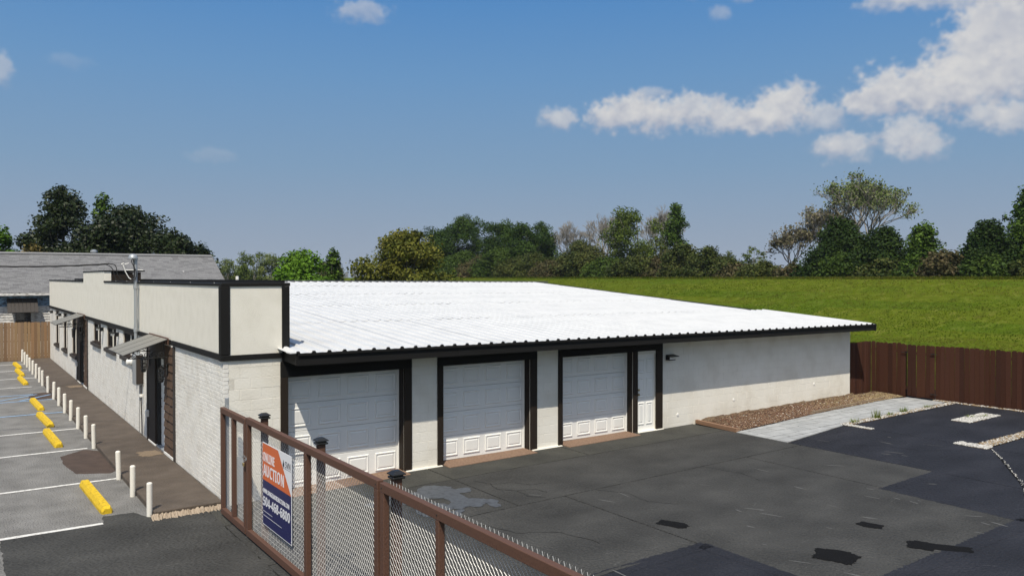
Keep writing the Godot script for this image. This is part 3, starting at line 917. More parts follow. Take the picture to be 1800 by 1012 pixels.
	# white footing under the piers
	for q in [[3.71, 4.6], [7.0, 7.9], [10.42, 11.32]]:
		pmb("footing", cb(Vector3(q[0], -.15, -.1), Vector3(q[1], lot(q[0]) + .025, .07), .015), M.block, bw)
	# --- other walls, closed
	pmb("end_wall", wbox(Vector3(19.752, -.2, -31.6), Vector3(19.95, 2.5, -.252)), M.block, bd)
	var gable := MB.new()
	gable.hull8([Vector3(19.6, 2.5, -.26), Vector3(19.85, 2.5, -.26), Vector3(19.85, 2.5, -16.4), Vector3(19.6, 2.5, -16.4), Vector3(19.6, roof_y(19.6, -.26) - .08, -.26), Vector3(19.85, roof_y(19.85, -.26) - .08, -.26), Vector3(19.85, roof_y(19.85, -16.4) - .08, -16.4), Vector3(19.6, roof_y(19.6, -16.4) - .08, -16.4)])
	gable.hull8([Vector3(19.6, 2.5, -16.41), Vector3(19.85, 2.5, -16.41), Vector3(19.85, 2.5, -31.6), Vector3(19.6, 2.5, -31.6), Vector3(19.6, roof_y(19.6, -16.4) - .08, -16.41), Vector3(19.85, roof_y(19.85, -16.4) - .08, -16.41), Vector3(19.85, 2.6, -31.6), Vector3(19.6, 2.6, -31.6)])
	pmb("gable", gable, M.block, bd)
	pmb("rear_wall", wbox(Vector3(.01, -.2, -31.79), Vector3(19.95, 2.6, -31.602)), M.block, bd)
	pmb("floor", wbox(Vector3(.21, -.18, -31.6), Vector3(19.75, -.02, -.26)), M.rough_concrete, bd)
	# --- parapet: stucco panels and dark trim
	var pp := node("parapet", bd)
	var st := MB.new()
	st.box(Vector3(-.012, 2.69, ZE), Vector3(.2, 3.945, -.12))
	pmb("stucco_front", st, M.stucco, pp)
	pmb("stucco_side", wbox(Vector3(.1, 2.66, -.15), Vector3(1.1, 3.945, .012)), M.stucco, pp)
	pmb("stucco_step", wbox(Vector3(-.0115, 3.946, -18.9), Vector3(.2, 4.3, -13.9)), M.stucco, pp)
	pmb("step_return", wbox(Vector3(.2, 3.6, -18.9), Vector3(1.098, 4.28, -13.92)), M.jamb, pp)
	pmb("step_cap", cb(Vector3(-.03, 4.3, -18.93), Vector3(1.22, 4.34, -13.87)), M.trim, pp)
	for q in [[ZE - .01, -18.93], [-13.86, -.121]]:
		pmb("cap", cb(Vector3(-.034, 3.945, q[0]), Vector3(.24, 4.0, q[1])), M.trim, pp)
	pmb("cap", cb(Vector3(-.034, 3.94, -.12), Vector3(1.25, 4.005, .036)), M.trim, pp)
	pmb("cap", cb(Vector3(.24, 3.93, -13.86), Vector3(1.098, 3.985, -.125)), M.trim, pp)
	pmb("back_board", wbox(Vector3(1.1, 2.6, -31.7), Vector3(1.2, 4.055, -.13)), M.trim, pp)
	pmb("deck", wbox(Vector3(.2, 3.86, -31.7), Vector3(1.1, 3.92, -.15)), M.jamb, pp)
	var band := node("band", pp)
	for q in [[-4.02, -.1], [-6.36, -4.2], [-18.1, -6.36], [-31.82, -18.15]]:
		pmb("board", cb(Vector3(-.052, 2.585, q[0] + .002), Vector3(.1, 2.695, q[1] - .002), .006), M.trim, band)
	pmb("board", cb(Vector3(-.055, 2.575, -.1), Vector3(1.095, 2.675, .04), .006), M.trim, band)
	pmb("corner_post", cb(Vector3(-.05, 2.68, -.11), Vector3(.12, 3.94, .038), .008), M.trim, pp)
	pmb("corner_post", cb(Vector3(1.09, 2.5, -.12), Vector3(1.235, 3.938, .042), .008), M.trim, pp)
	for i in 17:
		var z := -.5 - i * 1.84
		var s := MB.new()
		s.lathe(Vector3.ZERO, [Vector2(.009, 0), Vector2(.008, .006), Vector2(0, .008)], 6)
		part("screw", s.mesh(), M.white, pp, Transform3D(Basis(), Vector3(-.02, 4.001, z)) if z > -13.5 or z < -19.2 else Transform3D(Basis(), Vector3(-.02, 4.341, z)))
	# --- windows
	for o in opens.slice(0, 6):
		var w := node("window", bd)
		var z0: float = o[0]
		var z1: float = o[1]
		var y0: float = o[2]
		var y1: float = o[3]
		var f := MB.new()
		f.box(Vector3(.03, y0 + .001, z0 + .002), Vector3(.09, y0 + .07, z1 - .002))
		f.box(Vector3(.03, y1 - .07, z0 + .002), Vector3(.09, y1 - .001, z1 - .002))
		f.box(Vector3(.03, y0 + .07, z0 + .002), Vector3(.09, y1 - .07, z0 + .07))
		f.box(Vector3(.03, y0 + .07, z1 - .07), Vector3(.09, y1 - .07, z1 - .002))
		pmb("frame", f, M.frame, w)
		var zm := lerpf(z0, z1, .52)
		pmb("mullion", cb(Vector3(.03, y0 + .07, zm - .03), Vector3(.08, y1 - .07, zm + .03), .006), M.pipe_white, w)
		for q in [[z0 + .07, zm - .036], [zm + .036, z1 - .07]]:
			pmb("pane", wbox(Vector3(.055, y0 + .07, q[0]), Vector3(.061, y1 - .07, q[1])), M.screen, w)
		pmb("casing", cb(Vector3(.004, y0 + .03, z1 - .1), Vector3(.029, y1 - .01, z1 - .003), .004), M.wood_frame, w)
		pmb("blind", wbox(Vector3(.19, y0, z0), Vector3(.195, y1, z1)), M.wood_dark, w)
		pmb("sill", cb(Vector3(-.085, y0 - .115, z0 - .16), Vector3(.1, y0 - .001, z1 + .02), .012), M.sill, w)
		pmb("inner_sill", cb(Vector3(-.05, y0 + .0005, z0 + .01), Vector3(.029, y0 + .029, z1 - .103), .006), M.jamb, w)
	# --- entries
	entry(bd, 0.0)
	entry(bd, -14.0)
	# --- garage doors
	for q in [[1.2, 3.69], [4.62, 6.97], [7.92, 10.25]]:
		garage(bd, q[0], q[1])
	# dark surrounds: posts and headers
	for q in [[1.06, 1.205], [3.69, 3.862], [4.49, 4.625], [6.97, 7.158], [7.80, 7.925], [10.25, 10.4], [11.07, 11.302]]:
		pmb("post", cb(Vector3(q[0], lot(q[0]) + .02, -.02 if q[0] != 10.25 else -.01), Vector3(q[1], 2.2, .035), .006), M.jamb, bd)
	for q in [[1.06, 3.862, 2.2], [4.49, 7.158, 2.2], [7.8, 10.33, 2.2], [10.332, 11.302, 2.2]]:
		pmb("header", cb(Vector3(q[0], q[2], -.02), Vector3(q[1], 2.5, .038), .006), M.trim, bd)
	for q in [3.69, 6.97, 10.25]:
		pmb("reveal", wbox(Vector3(q - .012, lot(q) + .02, -.236), Vector3(q + .002, 2.2, -.021)), M.jamb, bd)
	for q in [[1.2, 3.69], [4.62, 6.97], [7.92, 10.25]]:
		pmb("reveal", wbox(Vector3(q[0], 2.188, -.236), Vector3(q[1] - .012, 2.202, -.021)), M.trim, bd)
	# --- side door
	var sd := node("side_door", bd)
	pmb("leaf", wbox(Vector3(10.4, .12, -.1), Vector3(11.07, 2.12, -.06)), M.door_white, sd)
	for q in [[10.47, 10.70, 1.62, 1.98], [10.77, 11.0, 1.62, 1.98], [10.47, 10.70, .98, 1.5], [10.77, 11.0, .98, 1.5], [10.47, 10.70, .28, .86], [10.77, 11.0, .28, .86]]:
		panel(sd, q[0], q[1], q[2], q[3], -.06)
	pmb("threshold", cb(Vector3(10.4, -.1, -.12), Vector3(11.07, .118, .07), .01), M.block, sd)
	var kn := MB.new()
	kn.lathe(Vector3.ZERO, [Vector2(.03, 0), Vector2(.012, .02), Vector2(.012, .04), Vector2(.03, .055), Vector2(.028, .08), Vector2(0, .09)], 10)
	for y in [1.08, 1.2]:
		part("handle", kn.mesh(), M.brass, sd, Transform3D(Basis(Vector3(1, 0, 0), PI / 2), Vector3(10.455, y, -.06)))
	# --- roof
	var rf := node("roof", bd)
	var rows := [[.7, -3.52], [-3.48, -7.24], [-7.2, -10.79], [-10.75, -14.29], [-14.25, -16.42]]
	for r in rows.size():
		var L: float = rows[r][0] - rows[r][1]
		var ms := roof_sheet(.914, L)
		for k in 21:
			var x := 1.0 + k * .914
			if k == 20 and r > 0: continue
			var lap := rnd(.006, .012) if r > 0 else .0 # each sheet's foot rides on the one below
			var bs := Basis(Vector3(1, -.0053, 0), Vector3(0, 1, 0), Vector3(0, -.0734 + lap / L, 1))
			part("roof_panel", ms, M.roof, rf, Transform3D(bs, Vector3(x, roof_y(x, rows[r][0]) + lap + (.003 if k % 2 else .0), rows[r][0] + (rnd(-.03, .03) if r > 0 else .0))))
		if r == 0:
			part("roof_panel", roof_sheet(.29, L, 1), M.roof, rf, Transform3D(Basis(Vector3(1, -.0053, 0), Vector3(0, 1, 0), Vector3(0, -.0734, 1)), Vector3(20.194 - .29 + .0, roof_y(19.9, .7) + .007, .7)))
	pmb("end_curl", cb(Vector3(1.0, 2.705, .5), Vector3(1.14, 2.735, .72), .008), M.roof, rf)
	var back := MB.new()
	back.quad(Vector3(1.0, roof_y(1, -16.42), -16.42), Vector3(20.0, roof_y(20, -16.42), -16.42), Vector3(20.0, 2.62, -32.2), Vector3(1.0, 2.72, -32.2))
	pmb("rear_slope", back, M.roof, rf)
	var cap := MB.new()
	for q in [[1.05, 10.5], [10.5, 20.03]]:
		var y0 := roof_y(q[0], -16.3)
		var y1 := roof_y(q[1], -16.3)
		cap.hull8([Vector3(q[0], y0 + .03, -16.25), Vector3(q[1], y1 + .03, -16.25), Vector3(q[1], y1 + .03, -16.55), Vector3(q[0], y0 + .03, -16.55), Vector3(q[0], y0 + .055, -16.25), Vector3(q[1], y1 + .055, -16.25), Vector3(q[1], y1 + .065, -16.55), Vector3(q[0], y0 + .065, -16.55)])
	for k in 63: # its lower edge dips between the ribs
		var x := 1.0 + .1 + k * .3047
		if x > 19.9: break
		var y := roof_y(x, -16.25)
		cap.hull8([Vector3(x + .12, y + .005, -16.24), Vector3(x + .29, y + .003, -16.24), Vector3(x + .29, y + .003, -16.26), Vector3(x + .12, y + .005, -16.26), Vector3(x + .06, y + .04, -16.24), Vector3(x + .34, y + .04, -16.24), Vector3(x + .34, y + .04, -16.26), Vector3(x + .06, y + .04, -16.26)])
	pmb("ridge_cap", cap, M.cap_grey, rf)
	var deck := MB.new()
	deck.hull8([Vector3(1.15, roof_y(1.15, .64) - .06, .64), Vector3(20.1, roof_y(20.1, .64) - .06, .64), Vector3(19.9, roof_y(20, -16.4) - .06, -16.4), Vector3(1.15, roof_y(1.15, -16.4) - .06, -16.4), Vector3(1.15, roof_y(1.15, .64) - .012, .64), Vector3(20.1, roof_y(20.1, .64) - .012, .64), Vector3(19.9, roof_y(20, -16.4) - .012, -16.4), Vector3(1.15, roof_y(1.15, -16.4) - .012, -16.4)])
	pmb("deck", deck, M.trim, rf)
	# fascia, gutter lip, soffit
	var fa := node("fascia", bd)
	var e0 := 1.15
	var e1 := 20.19
	var xs := [e0, 4.6, 8.1, 11.6, 15.1, 18.0, e1]
	for i in xs.size() - 1:
		var a: float = xs[i]
		var d: float = xs[i + 1]
		var ya := roof_y(a, .7)
		var yd := roof_y(d, .7)
		var f := MB.new()
		var gp := .003
		var ba := ya - .232 + .035 * (a - e0) / 19.0
		var bd2 := yd - .232 + .035 * (d - e0) / 19.0
		f.hull8([Vector3(a, ba, .70), Vector3(d - gp, bd2, .70), Vector3(d - gp, bd2, .66), Vector3(a, ba, .66), Vector3(a, ya - .03, .70), Vector3(d - gp, yd - .03, .70), Vector3(d - gp, yd - .03, .66), Vector3(a, ya - .03, .66)])
		pmb("board", f, M.trim, fa)
		var lp := MB.new()
		lp.hull8([Vector3(a, ya - .045, .735), Vector3(d - gp, yd - .045, .735), Vector3(d - gp, yd - .045, .701), Vector3(a, ya - .045, .701), Vector3(a, ya - .002, .735), Vector3(d - gp, yd - .002, .735), Vector3(d - gp, yd - .002, .701), Vector3(a, ya - .002, .701)])
		pmb("drip_edge", lp, M.trim, fa)
	var rk := MB.new()
	rk.hull8([Vector3(e0 - .035, 2.49, .7), Vector3(e0 - .001, 2.49, .7), Vector3(e0 - .001, 2.52, .05), Vector3(e0 - .035, 2.52, .05), Vector3(e0 - .035, 2.69, .7), Vector3(e0 - .001, 2.69, .7), Vector3(e0 - .001, 2.735, .05), Vector3(e0 - .035, 2.735, .05)])
	pmb("rake_board", rk, M.trim, fa)
	rk = MB.new()
	rk.hull8([Vector3(e1, 2.4, .735), Vector3(e1 + .05, 2.42, .735), Vector3(e1 + .05, roof_y(e1, -3.5) - .2, -3.5), Vector3(e1, roof_y(e1, -3.5) - .2, -3.5), Vector3(e1, roof_y(e1, .7) + .012, .735), Vector3(e1 + .05, roof_y(e1, .7) + .012, .735), Vector3(e1 + .05, roof_y(e1, -3.5) - .01, -3.5), Vector3(e1, roof_y(e1, -3.5) - .01, -3.5)])
	pmb("rake_board", rk, M.trim, fa)
	rk = MB.new()
	rk.hull8([Vector3(20.0, roof_y(20, -3.52) - .2, -3.52), Vector3(20.04, roof_y(20, -3.52) - .2, -3.52), Vector3(20.04, roof_y(20, -16.4) - .2, -16.4), Vector3(20.0, roof_y(20, -16.4) - .2, -16.4), Vector3(20.0, roof_y(20, -3.52) - .02, -3.52), Vector3(20.04, roof_y(20, -3.52) - .02, -3.52), Vector3(20.04, roof_y(20, -16.4) - .02, -16.4), Vector3(20.0, roof_y(20, -16.4) - .02, -16.4)])
	pmb("rake_board", rk, M.trim, fa)
	var so := MB.new()
	so.hull8([Vector3(e0, 2.5, .66), Vector3(e1, 2.42, .66), Vector3(e1, 2.45, -.004), Vector3(e0, 2.53, -.004), Vector3(e0, 2.52, .66), Vector3(e1, 2.44, .66), Vector3(e1, 2.47, -.004), Vector3(e0, 2.55, -.004)])
	pmb("soffit", so, M.trim, fa)
	for k in 63: # dark trapezoid pieces set across the rib ends
		var x := 1.0 + .152 + k * .3047
		if x > e1 - .05: break
		var c := MB.new()
		var y := roof_y(x, .7)
		c.hull8([Vector3(x - .045, y - .004, .722), Vector3(x + .045, y - .004, .722), Vector3(x + .045, y - .004, .69), Vector3(x - .045, y - .004, .69), Vector3(x - .022, y + .036, .722), Vector3(x + .022, y + .036, .722), Vector3(x + .022, y + .036, .69), Vector3(x - .022, y + .036, .69)])
		pmb("rib_end", c, M.trim, fa)
	wall_fittings()

func roof_sheet(w: float, L: float, ribs := 3) -> ArrayMesh:
	var b := MB.new()
	var px := [0.0]
	var py := [0.0]
	for k in ribs:
		var c := .152 + k * .3047
		for q in [[-.05, 0.0], [-.022, .032], [.022, .032], [.05, 0.0]]:
			px.append(c + q[0]); py.append(q[1])
		if k < ribs - 1:
			for q in [.09, .13, .175, .215]:
				px.append(c + q); py.append(.004 if q > .1 and q < .2 else 0.0)
	px.append(w); py.append(0.0)
	for i in px.size() - 1:
		b.quad(Vector3(px[i], py[i], 0), Vector3(px[i + 1], py[i + 1], 0), Vector3(px[i + 1], py[i + 1], -L), Vector3(px[i], py[i], -L))
		b.quad(Vector3(px[i], py[i] - .004, 0), Vector3(px[i + 1], py[i + 1] - .004, 0), Vector3(px[i + 1], py[i + 1], 0), Vector3(px[i], py[i], 0))
	return b.mesh()

func panel(parent: Node, x0: float, x1: float, y0: float, y1: float, z: float) -> void: # raised and fielded panel
	var b := MB.new()
	var lv := [[0.0, .0005], [.014, .02], [.028, .02], [.05, .004], [.075, .017]]
	for i in lv.size() - 1:
		var a: float = lv[i][0]
		var d: float = lv[i + 1][0]
		var za: float = z + lv[i][1]
		var zd: float = z + lv[i + 1][1]
		var A := [Vector3(x0 + a, y0 + a, za), Vector3(x1 - a, y0 + a, za), Vector3(x1 - a, y1 - a, za), Vector3(x0 + a, y1 - a, za)]
		var D := [Vector3(x0 + d, y0 + d, zd), Vector3(x1 - d, y0 + d, zd), Vector3(x1 - d, y1 - d, zd), Vector3(x0 + d, y1 - d, zd)]
		for k in 4:
			var j := (k + 1) % 4
			b.quad(A[k], A[j], D[j], D[k])
	var e := .075
	var ze := z + .017
	b.quad(Vector3(x0 + e, y0 + e, ze), Vector3(x1 - e, y0 + e, ze), Vector3(x1 - e, y1 - e, ze), Vector3(x0 + e, y1 - e, ze))
	pmb("raised_panel", b, M.door_white, parent)

func garage(bd: Node, x0: float, x1: float) -> void:
	var d := node("garage_door", bd)
	var y0 := lot(x0) + .035
	var h := (2.19 - y0) / 4.0
	for r in 4:
		pmb("section", cb(Vector3(x0 + .01, y0 + r * h + .004, -.275), Vector3(x1 - .012, y0 + (r + 1) * h - .002, -.235), .005), M.door_white, d)
		var w := (x1 - x0 - .02) / 4.0
		for k in 4:
			panel(d, x0 + .01 + k * w + .07, x0 + .01 + (k + 1) * w - .07, y0 + r * h + .085, y0 + (r + 1) * h - .085, -.235)
	pmb("bottom_seal", wbox(Vector3(x0 + .01, y0 - .03, -.268), Vector3(x1 - .012, y0 + .004, -.242)), M.black_metal, d)
	pmb("weather_strip", cb(Vector3(x1 - .03, y0, -.233), Vector3(x1 - .013, 2.186, -.2), .004), M.door_white, d)

func entry(bd: Node, dz: float) -> void:
	var e := node("entry", bd)
	var o := Vector3(.09, 0, dz)
	var B := func(x0, x1, y0, y1, z0, z1) -> MB: return cb(Vector3(x0, y0, z0) + o, Vector3(x1, y1, z1) + o, .008)
	pmb("trim_post", B.call(-.118, .19, .0, 2.56, -3.98, -3.82), M.sill, e)
	pmb("trim_post", B.call(-.13, .19, .0, 2.56, -6.88, -6.72), M.wood_dark, e)
	pmb("backing", B.call(-.085, .19, .07, 2.56, -4.92, -3.985), M.wood_dark, e)
	pmb("side_panel", B.call(-.12, .3, .05, 2.2, -6.715, -5.9), M.wood_dark, e)
	pmb("header", B.call(-.12, .19, 2.2, 2.56, -6.715, -4.925), M.wood_dark, e)
	pmb("jamb", B.call(-.1, .19, .0, 2.2, -4.945, -4.925), M.white, e)
	pmb("base_board", B.call(-.125, .19, .0, .07, -4.92, -3.985), M.white, e)
	pmb("base_board", B.call(-.125, .19, .0, .05, -6.715, -5.9), M.white, e)
	for r in 13: # split shakes on the near panel
		var y := .075 + r * .19
		var z := -4.915
		while z < -4.0:
			var w := minf(rnd(.13, .34), -3.99 - z)
			var s := MB.new()
			var t := rnd(.008, .022)
			s.col = Color(1, 1, 1).lerp(Color(1.9, 1.55, 1.25), rng.randf() * rng.randf())
			s.hull8([Vector3(-.088 - t - .016, y, z + w - .004) + o, Vector3(-.086, y, z + w - .004) + o, Vector3(-.086, y, z + .002) + o, Vector3(-.088 - t - .016, y, z + .002) + o,
				Vector3(-.088 - t * .4, y + .186, z + w - .004) + o, Vector3(-.086, y + .186, z + w - .004) + o, Vector3(-.086, y + .186, z + .002) + o, Vector3(-.088 - t * .4, y + .186, z + .002) + o])
			pmb("shake", s, M.wood_shake, e)
			z += w
	# recessed door and its lobby
	pmb("door", B.call(.01, .05, .036, 2.2, -5.83, -4.95), M.door_white, e)
	pmb("sill", B.call(-.09, .06, -.02, .035, -5.9, -4.925), M.grey_metal, e)
	pmb("door_frame", B.call(-.07, .06, .035, 2.2, -5.898, -5.835), M.black_metal, e)
	var hd := MB.new()
	hd.tube([Vector3(.009, .98, -5.72) + o, Vector3(-.05, .98, -5.72) + o, Vector3(-.05, 1.18, -5.72) + o, Vector3(.009, 1.18, -5.72) + o], .012, .012, 6)
	pmb("handle", hd, M.black_metal, e)
	pmb("outlet_box", B.call(-.2, -.121, .62, .78, -6.7, -6.58), M.white, e)
	# sheet awning on scrolled brackets
	var aw := node("awning", bd)
	var z0 := -6.32 + dz
	var z1 := -4.24 + dz
	for k in 3:
		var a := lerpf(z0, z1, k / 3.0) + .006
		var d := lerpf(z0, z1, (k + 1) / 3.0) - .006
		var s := MB.new()
		s.hull8([Vector3(-.99, 2.375, d), Vector3(-.05, 2.7, d), Vector3(-.05, 2.7, a), Vector3(-.99, 2.375, a), Vector3(-.99, 2.395, d), Vector3(-.05, 2.72, d), Vector3(-.05, 2.72, a), Vector3(-.99, 2.395, a)])
		pmb("sheet", s, M.awning, aw)
	var fr := MB.new()
	for z in [z0 + .01, lerpf(z0, z1, 1 / 3.0), lerpf(z0, z1, 2 / 3.0), z1 - .01]:
		fr.tube([Vector3(-.985, 2.388, z), Vector3(-.05, 2.712, z)], .014, .014, 5)
	for x in [-.985, -.5, -.06]:
		var y := lerpf(2.388, 2.712, (x + .985) / .935) - .006
		fr.tube([Vector3(x, y, z0 + .01), Vector3(x, y, z1 - .01)], .012, .012, 5)
	pmb("rib_frame", fr, M.black_metal, aw)
	pmb("ledger", cb(Vector3(-.075, 2.58, z0 - .02), Vector3(-.0525, 2.74, z1 + .02), .006), M.wood_frame, aw)
	for z in [z0 + .1, z1 - .1]:
		var br := MB.new()
		br.tube([Vector3(-.06, 2.3, z), Vector3(-.88, 2.3, z)], .012, .012, 5)
		br.tube([Vector3(-.13, 2.08, z), Vector3(-.13, 2.66, z)], .012, .012, 5)
		for i in 5: # scrolls
			var cx := -.2 - i * .14
			var pts := []
			for k in 15:
				var a := k / 14.0 * TAU * 1.35 + i
				var r := lerpf(.065, .012, k / 14.0)
				pts.append(Vector3(cx + cos(a) * r, 2.365 + sin(a) * r, z))
			br.tube(pts, .009, .007, 4)
		pmb("scroll_bracket", br, M.black_metal, aw)

func lantern(at: Vector3, label: String) -> void:
	var t := thing("wall_lantern", label, "wall lamp", "coach lanterns on the brick front", at)
	pmb("back_plate", cb(Vector3(-.02, -.1, -.05), Vector3(0, .14, .05), .006), M.black_metal, t)
	var a := MB.new()
	a.tube([Vector3(-.01, .06, 0), Vector3(-.07, .12, 0), Vector3(-.13, .12, 0), Vector3(-.14, .09, 0)], .01, .01, 5)
	pmb("arm", a, M.black_metal, t)
	var b := MB.new()
	b.lathe(Vector3(-.14, 0, 0), [Vector2(.0, .13), Vector2(.02, .115), Vector2(.085, .06), Vector2(.085, .05), Vector2(.06, .048)], 6)
	b.lathe(Vector3(-.14, 0, 0), [Vector2(0, -.27), Vector2(.05, -.26), Vector2(.055, -.23), Vector2(.0, -.229)], 6)
	for k in 6:
		var w := TAU * k / 6
		b.tube([Vector3(-.14 + cos(w) * .07, .05, sin(w) * .07), Vector3(-.14 + cos(w) * .052, -.24, sin(w) * .052)], .006, .006, 4)
	for y in [-.05, -.14, -.2]:
		b.lathe(Vector3(-.14, y, 0), [Vector2(.066, -.006), Vector2(.072, 0), Vector2(.066, .006)], 6)
	pmb("cage", b, M.black_metal, t)
	var gl := MB.new()
	gl.lathe(Vector3(-.14, 0, 0), [Vector2(.046, -.229), Vector2(.06, .046)], 6)
	pmb("glass", gl, M.glass, t)

func cone_light(at: Vector3, label: String) -> void:
	var t := thing("wall_spotlight", label, "wall lamp", "hooded lamps between the windows", at)
	pmb("back_plate", cb(Vector3(-.03, -.06, -.06), Vector3(0, .06, .06), .008), M.black_metal, t)
	var b := MB.new()
	b.box(Vector3(-.24, .03, -.09), Vector3(-.03, .06, .09))
	b.box(Vector3(-.12, -.07, -.04), Vector3(-.03, .03, .04))
	pmb("hood", b, M.black_metal, t)
	var l := MB.new()
	l.box(Vector3(-.21, -.035, -.06), Vector3(-.122, .029, .06))
	pmb("lens", l, M.white, t)

func wall_fittings() -> void:
	lantern(Vector3(-.025, 1.98, -4.5), "black coach lantern on the shake panel of the nearer entry")
	lantern(Vector3(-.032, 2.02, -6.5), "black coach lantern on the dark panel beside the electric meter")
	lantern(Vector3(-.025, 1.98, -18.5), "black coach lantern on the shake panel of the farther entry")
	lantern(Vector3(-.032, 2.02, -20.5), "black coach lantern on the dark panel of the farther entry")
	cone_light(Vector3(-.004, 2.42, -14.15), "hooded lamp between the first and second short windows after the farther entry")
	cone_light(Vector3(-.004, 2.42, -11.2), "hooded lamp between the two short windows nearest the service mast")
	cone_light(Vector3(-.004, 2.42, -26.6), "hooded lamp between the two tall windows by the wooden fence")
	cone_light(Vector3(-.004, 2.42, -23.5), "hooded lamp between the tall windows next to the farther entry")
	cone_light(Vector3(-.004, 2.42, -30.3), "hooded lamp at the far end of the brick front")
	# floodlight on the block wall
	var f := thing("floodlight", "small dark box floodlight on the white block wall beside the side door", "wall lamp", "", Vector3(11.55, 1.98, .002))
	pmb("back_plate", cb(Vector3(-.12, -.07, 0), Vector3(.14, .07, .03), .006), M.black_metal, f)
	var h := MB.new()
	h.hull8([Vector3(-.13, .035, .24), Vector3(.15, .035, .24), Vector3(.15, .055, .03), Vector3(-.13, .055, .03), Vector3(-.13, .05, .24), Vector3(.15, .05, .24), Vector3(.15, .085, .03), Vector3(-.13, .085, .03)])
	h.box(Vector3(-.13, -.06, .03), Vector3(-.105, .034, .14))
	h.box(Vector3(-.105, -.065, .03), Vector3(.125, -.045, .13))
	pmb("hood", h, M.black_metal, f)
	pmb("lens", cb(Vector3(-.1, -.044, .031), Vector3(.125, .03, .13), .01), M.white, f)
	# electric meter and conduit
	var m := thing("electric_meter", "grey electric meter cabinet with round glass meter on the brick front", "electric meter", "", Vector3(-.004, 1.3, -7.6))
	pmb("cabinet", cb(Vector3(-.2, .02, -.25), Vector3(0, .8, .13), .012), M.grey_metal, m)
	pmb("side_strip", cb(Vector3(-.17, .05, .132), Vector3(-.01, .8, .17), .006), M.wood_dark, m)
	pmb("meter_box", cb(Vector3(-.16, .3, -.56), Vector3(0, .78, -.27), .01), M.grey_metal, m)
	var d := MB.new()
	d.lathe(Vector3.ZERO, [Vector2(.1, 0), Vector2(.1, .05), Vector2(.085, .06), Vector2(.08, .13), Vector2(.05, .155), Vector2(0, .16)], 16)
	part("meter", d.mesh(), M.white, m, Transform3D(Basis(Vector3(0, 0, 1), PI / 2), Vector3(-.16, .58, -.42)))
	var c := MB.new()
	c.tube([Vector3(-.05, .02, .1), Vector3(-.05, -.4, .1), Vector3(-.035, -.9, .09), Vector3(-.03, -1.29, .09)], .016, .014, 6)
	c.tube([Vector3(-.012, .02, -.3), Vector3(-.01, -.6, -.34), Vector3(-.01, -1.28, -.4)], .005, .005, 4)
	pmb("conduit", c, M.wood_dark, m)
	pmb("junction", cb(Vector3(-.09, -.3, .06), Vector3(-.01, -.22, .13), .01), M.white, m)
	# service mast
	var s := thing("service_mast", "grey conduit mast with rounded weatherhead rising above the parapet", "mast", "", Vector3(-.1, 2.1, -7.9))
	var p := MB.new()
	p.tube([Vector3(0, 0, 0), Vector3(0, 2.52, 0)], .045, .045, 12)
	pmb("pipe", p, M.grey_metal, s)
	var cu := MB.new()
	for y in [1.75, .62]:
		cu.lathe(Vector3(0, y, 0), [Vector2(.046, -.05), Vector2(.058, -.045), Vector2(.058, .045), Vector2(.046, .05)], 12)
		cu.box(Vector3(.045, y - .03, -.03), Vector3(.085, y + .03, .03))
	pmb("coupling", cu, M.grey_metal, s)
	var wh := MB.new()
	var dome := []
	for i in 8:
		dome.append(Vector2(.12 * cos(i / 7.0 * PI / 2), .13 * sin(i / 7.0 * PI / 2)))
	wh.lathe(Vector3(-.06, 2.5, 0), dome, 14)
	wh.lathe(Vector3(-.06, 2.5, 0), [Vector2(0, -.002), Vector2(.12, 0)], 14)
	wh.tube([Vector3(0, 2.45, 0), Vector3(0, 2.54, 0)], .055, .055, 10)
	pmb("weatherhead", wh, M.grey_metal, s)
	var bk := MB.new()
	bk.tube([Vector3(-.25, 2.2, 0), Vector3(.18, 2.2, 0)], .012, .012, 5)
	pmb("insulator_arm", bk, M.white, s)
	var thin := MB.new()
	thin.tube([Vector3(.06, -.1, -.1), Vector3(.06, .9, -.13)], .014, .014, 6)
	pmb("side_pipe", thin, M.grey_metal, s)
	# service drop and its slack loops
	var cab := thing("power_cable", "black twisted power cable sagging from the mast across the parking lot", "cable", "", Vector3(-.72, 4.46, -7.9))
	var pts := []
	var E := Vector3(-9.5, 1.1, -2.2)
	for i in 41:
		var t := i / 40.0
		pts.append(Vector3(E.x * t, E.y * t - .95 * 4 * t * (1 - t) * .5, E.z * t))
	for k in 3:
		var q := []
		for i in pts.size():
			var a := i * 1.1 + k * TAU / 3
			q.append(pts[i] + Vector3(0, cos(a), sin(a)) * .013)
		var b := MB.new()
		b.tube(q, .0115, .0115, 5)
		pmb("strand", b, M.cable, cab)
	var loops := [[Vector3(0, 0, 0), Vector3(.14, -.05, 0), Vector3(.2, -.3, .02), Vector3(.36, -.46, .04), Vector3(.52, -.42, .05), Vector3(.6, -.2, .04), Vector3(.56, .15, 0), Vector3(.6, .16, 0)],
		[Vector3(-.12, .0, 0), Vector3(.06, -.12, .02), Vector3(.14, -.38, .04), Vector3(.32, -.5, .06), Vector3(.55, -.44, .06), Vector3(.63, -.22, .05), Vector3(.53, .05, .0), Vector3(.58, .17, 0)],
		[Vector3(.32, -.02, 0), Vector3(.36, -.2, .02), Vector3(.44, -.36, .03), Vector3(.5, -.4, .04), Vector3(.58, -.34, .05), Vector3(.57, -.05, .03), Vector3(.59, .17, .02)]]
	for k in 3:
		var cv := Curve3D.new()
		var L: Array = loops[k]
		for i in L.size():
			var tg: Vector3 = (L[mini(i + 1, L.size() - 1)] - L[maxi(i - 1, 0)]) * .22
			cv.add_point(L[i], -tg, tg)
		var q := Array(cv.tessellate(3, 5))
		var b := MB.new()
		b.tube(q, .011, .011, 5)
		pmb("slack_loop", b, M.cable, cab)
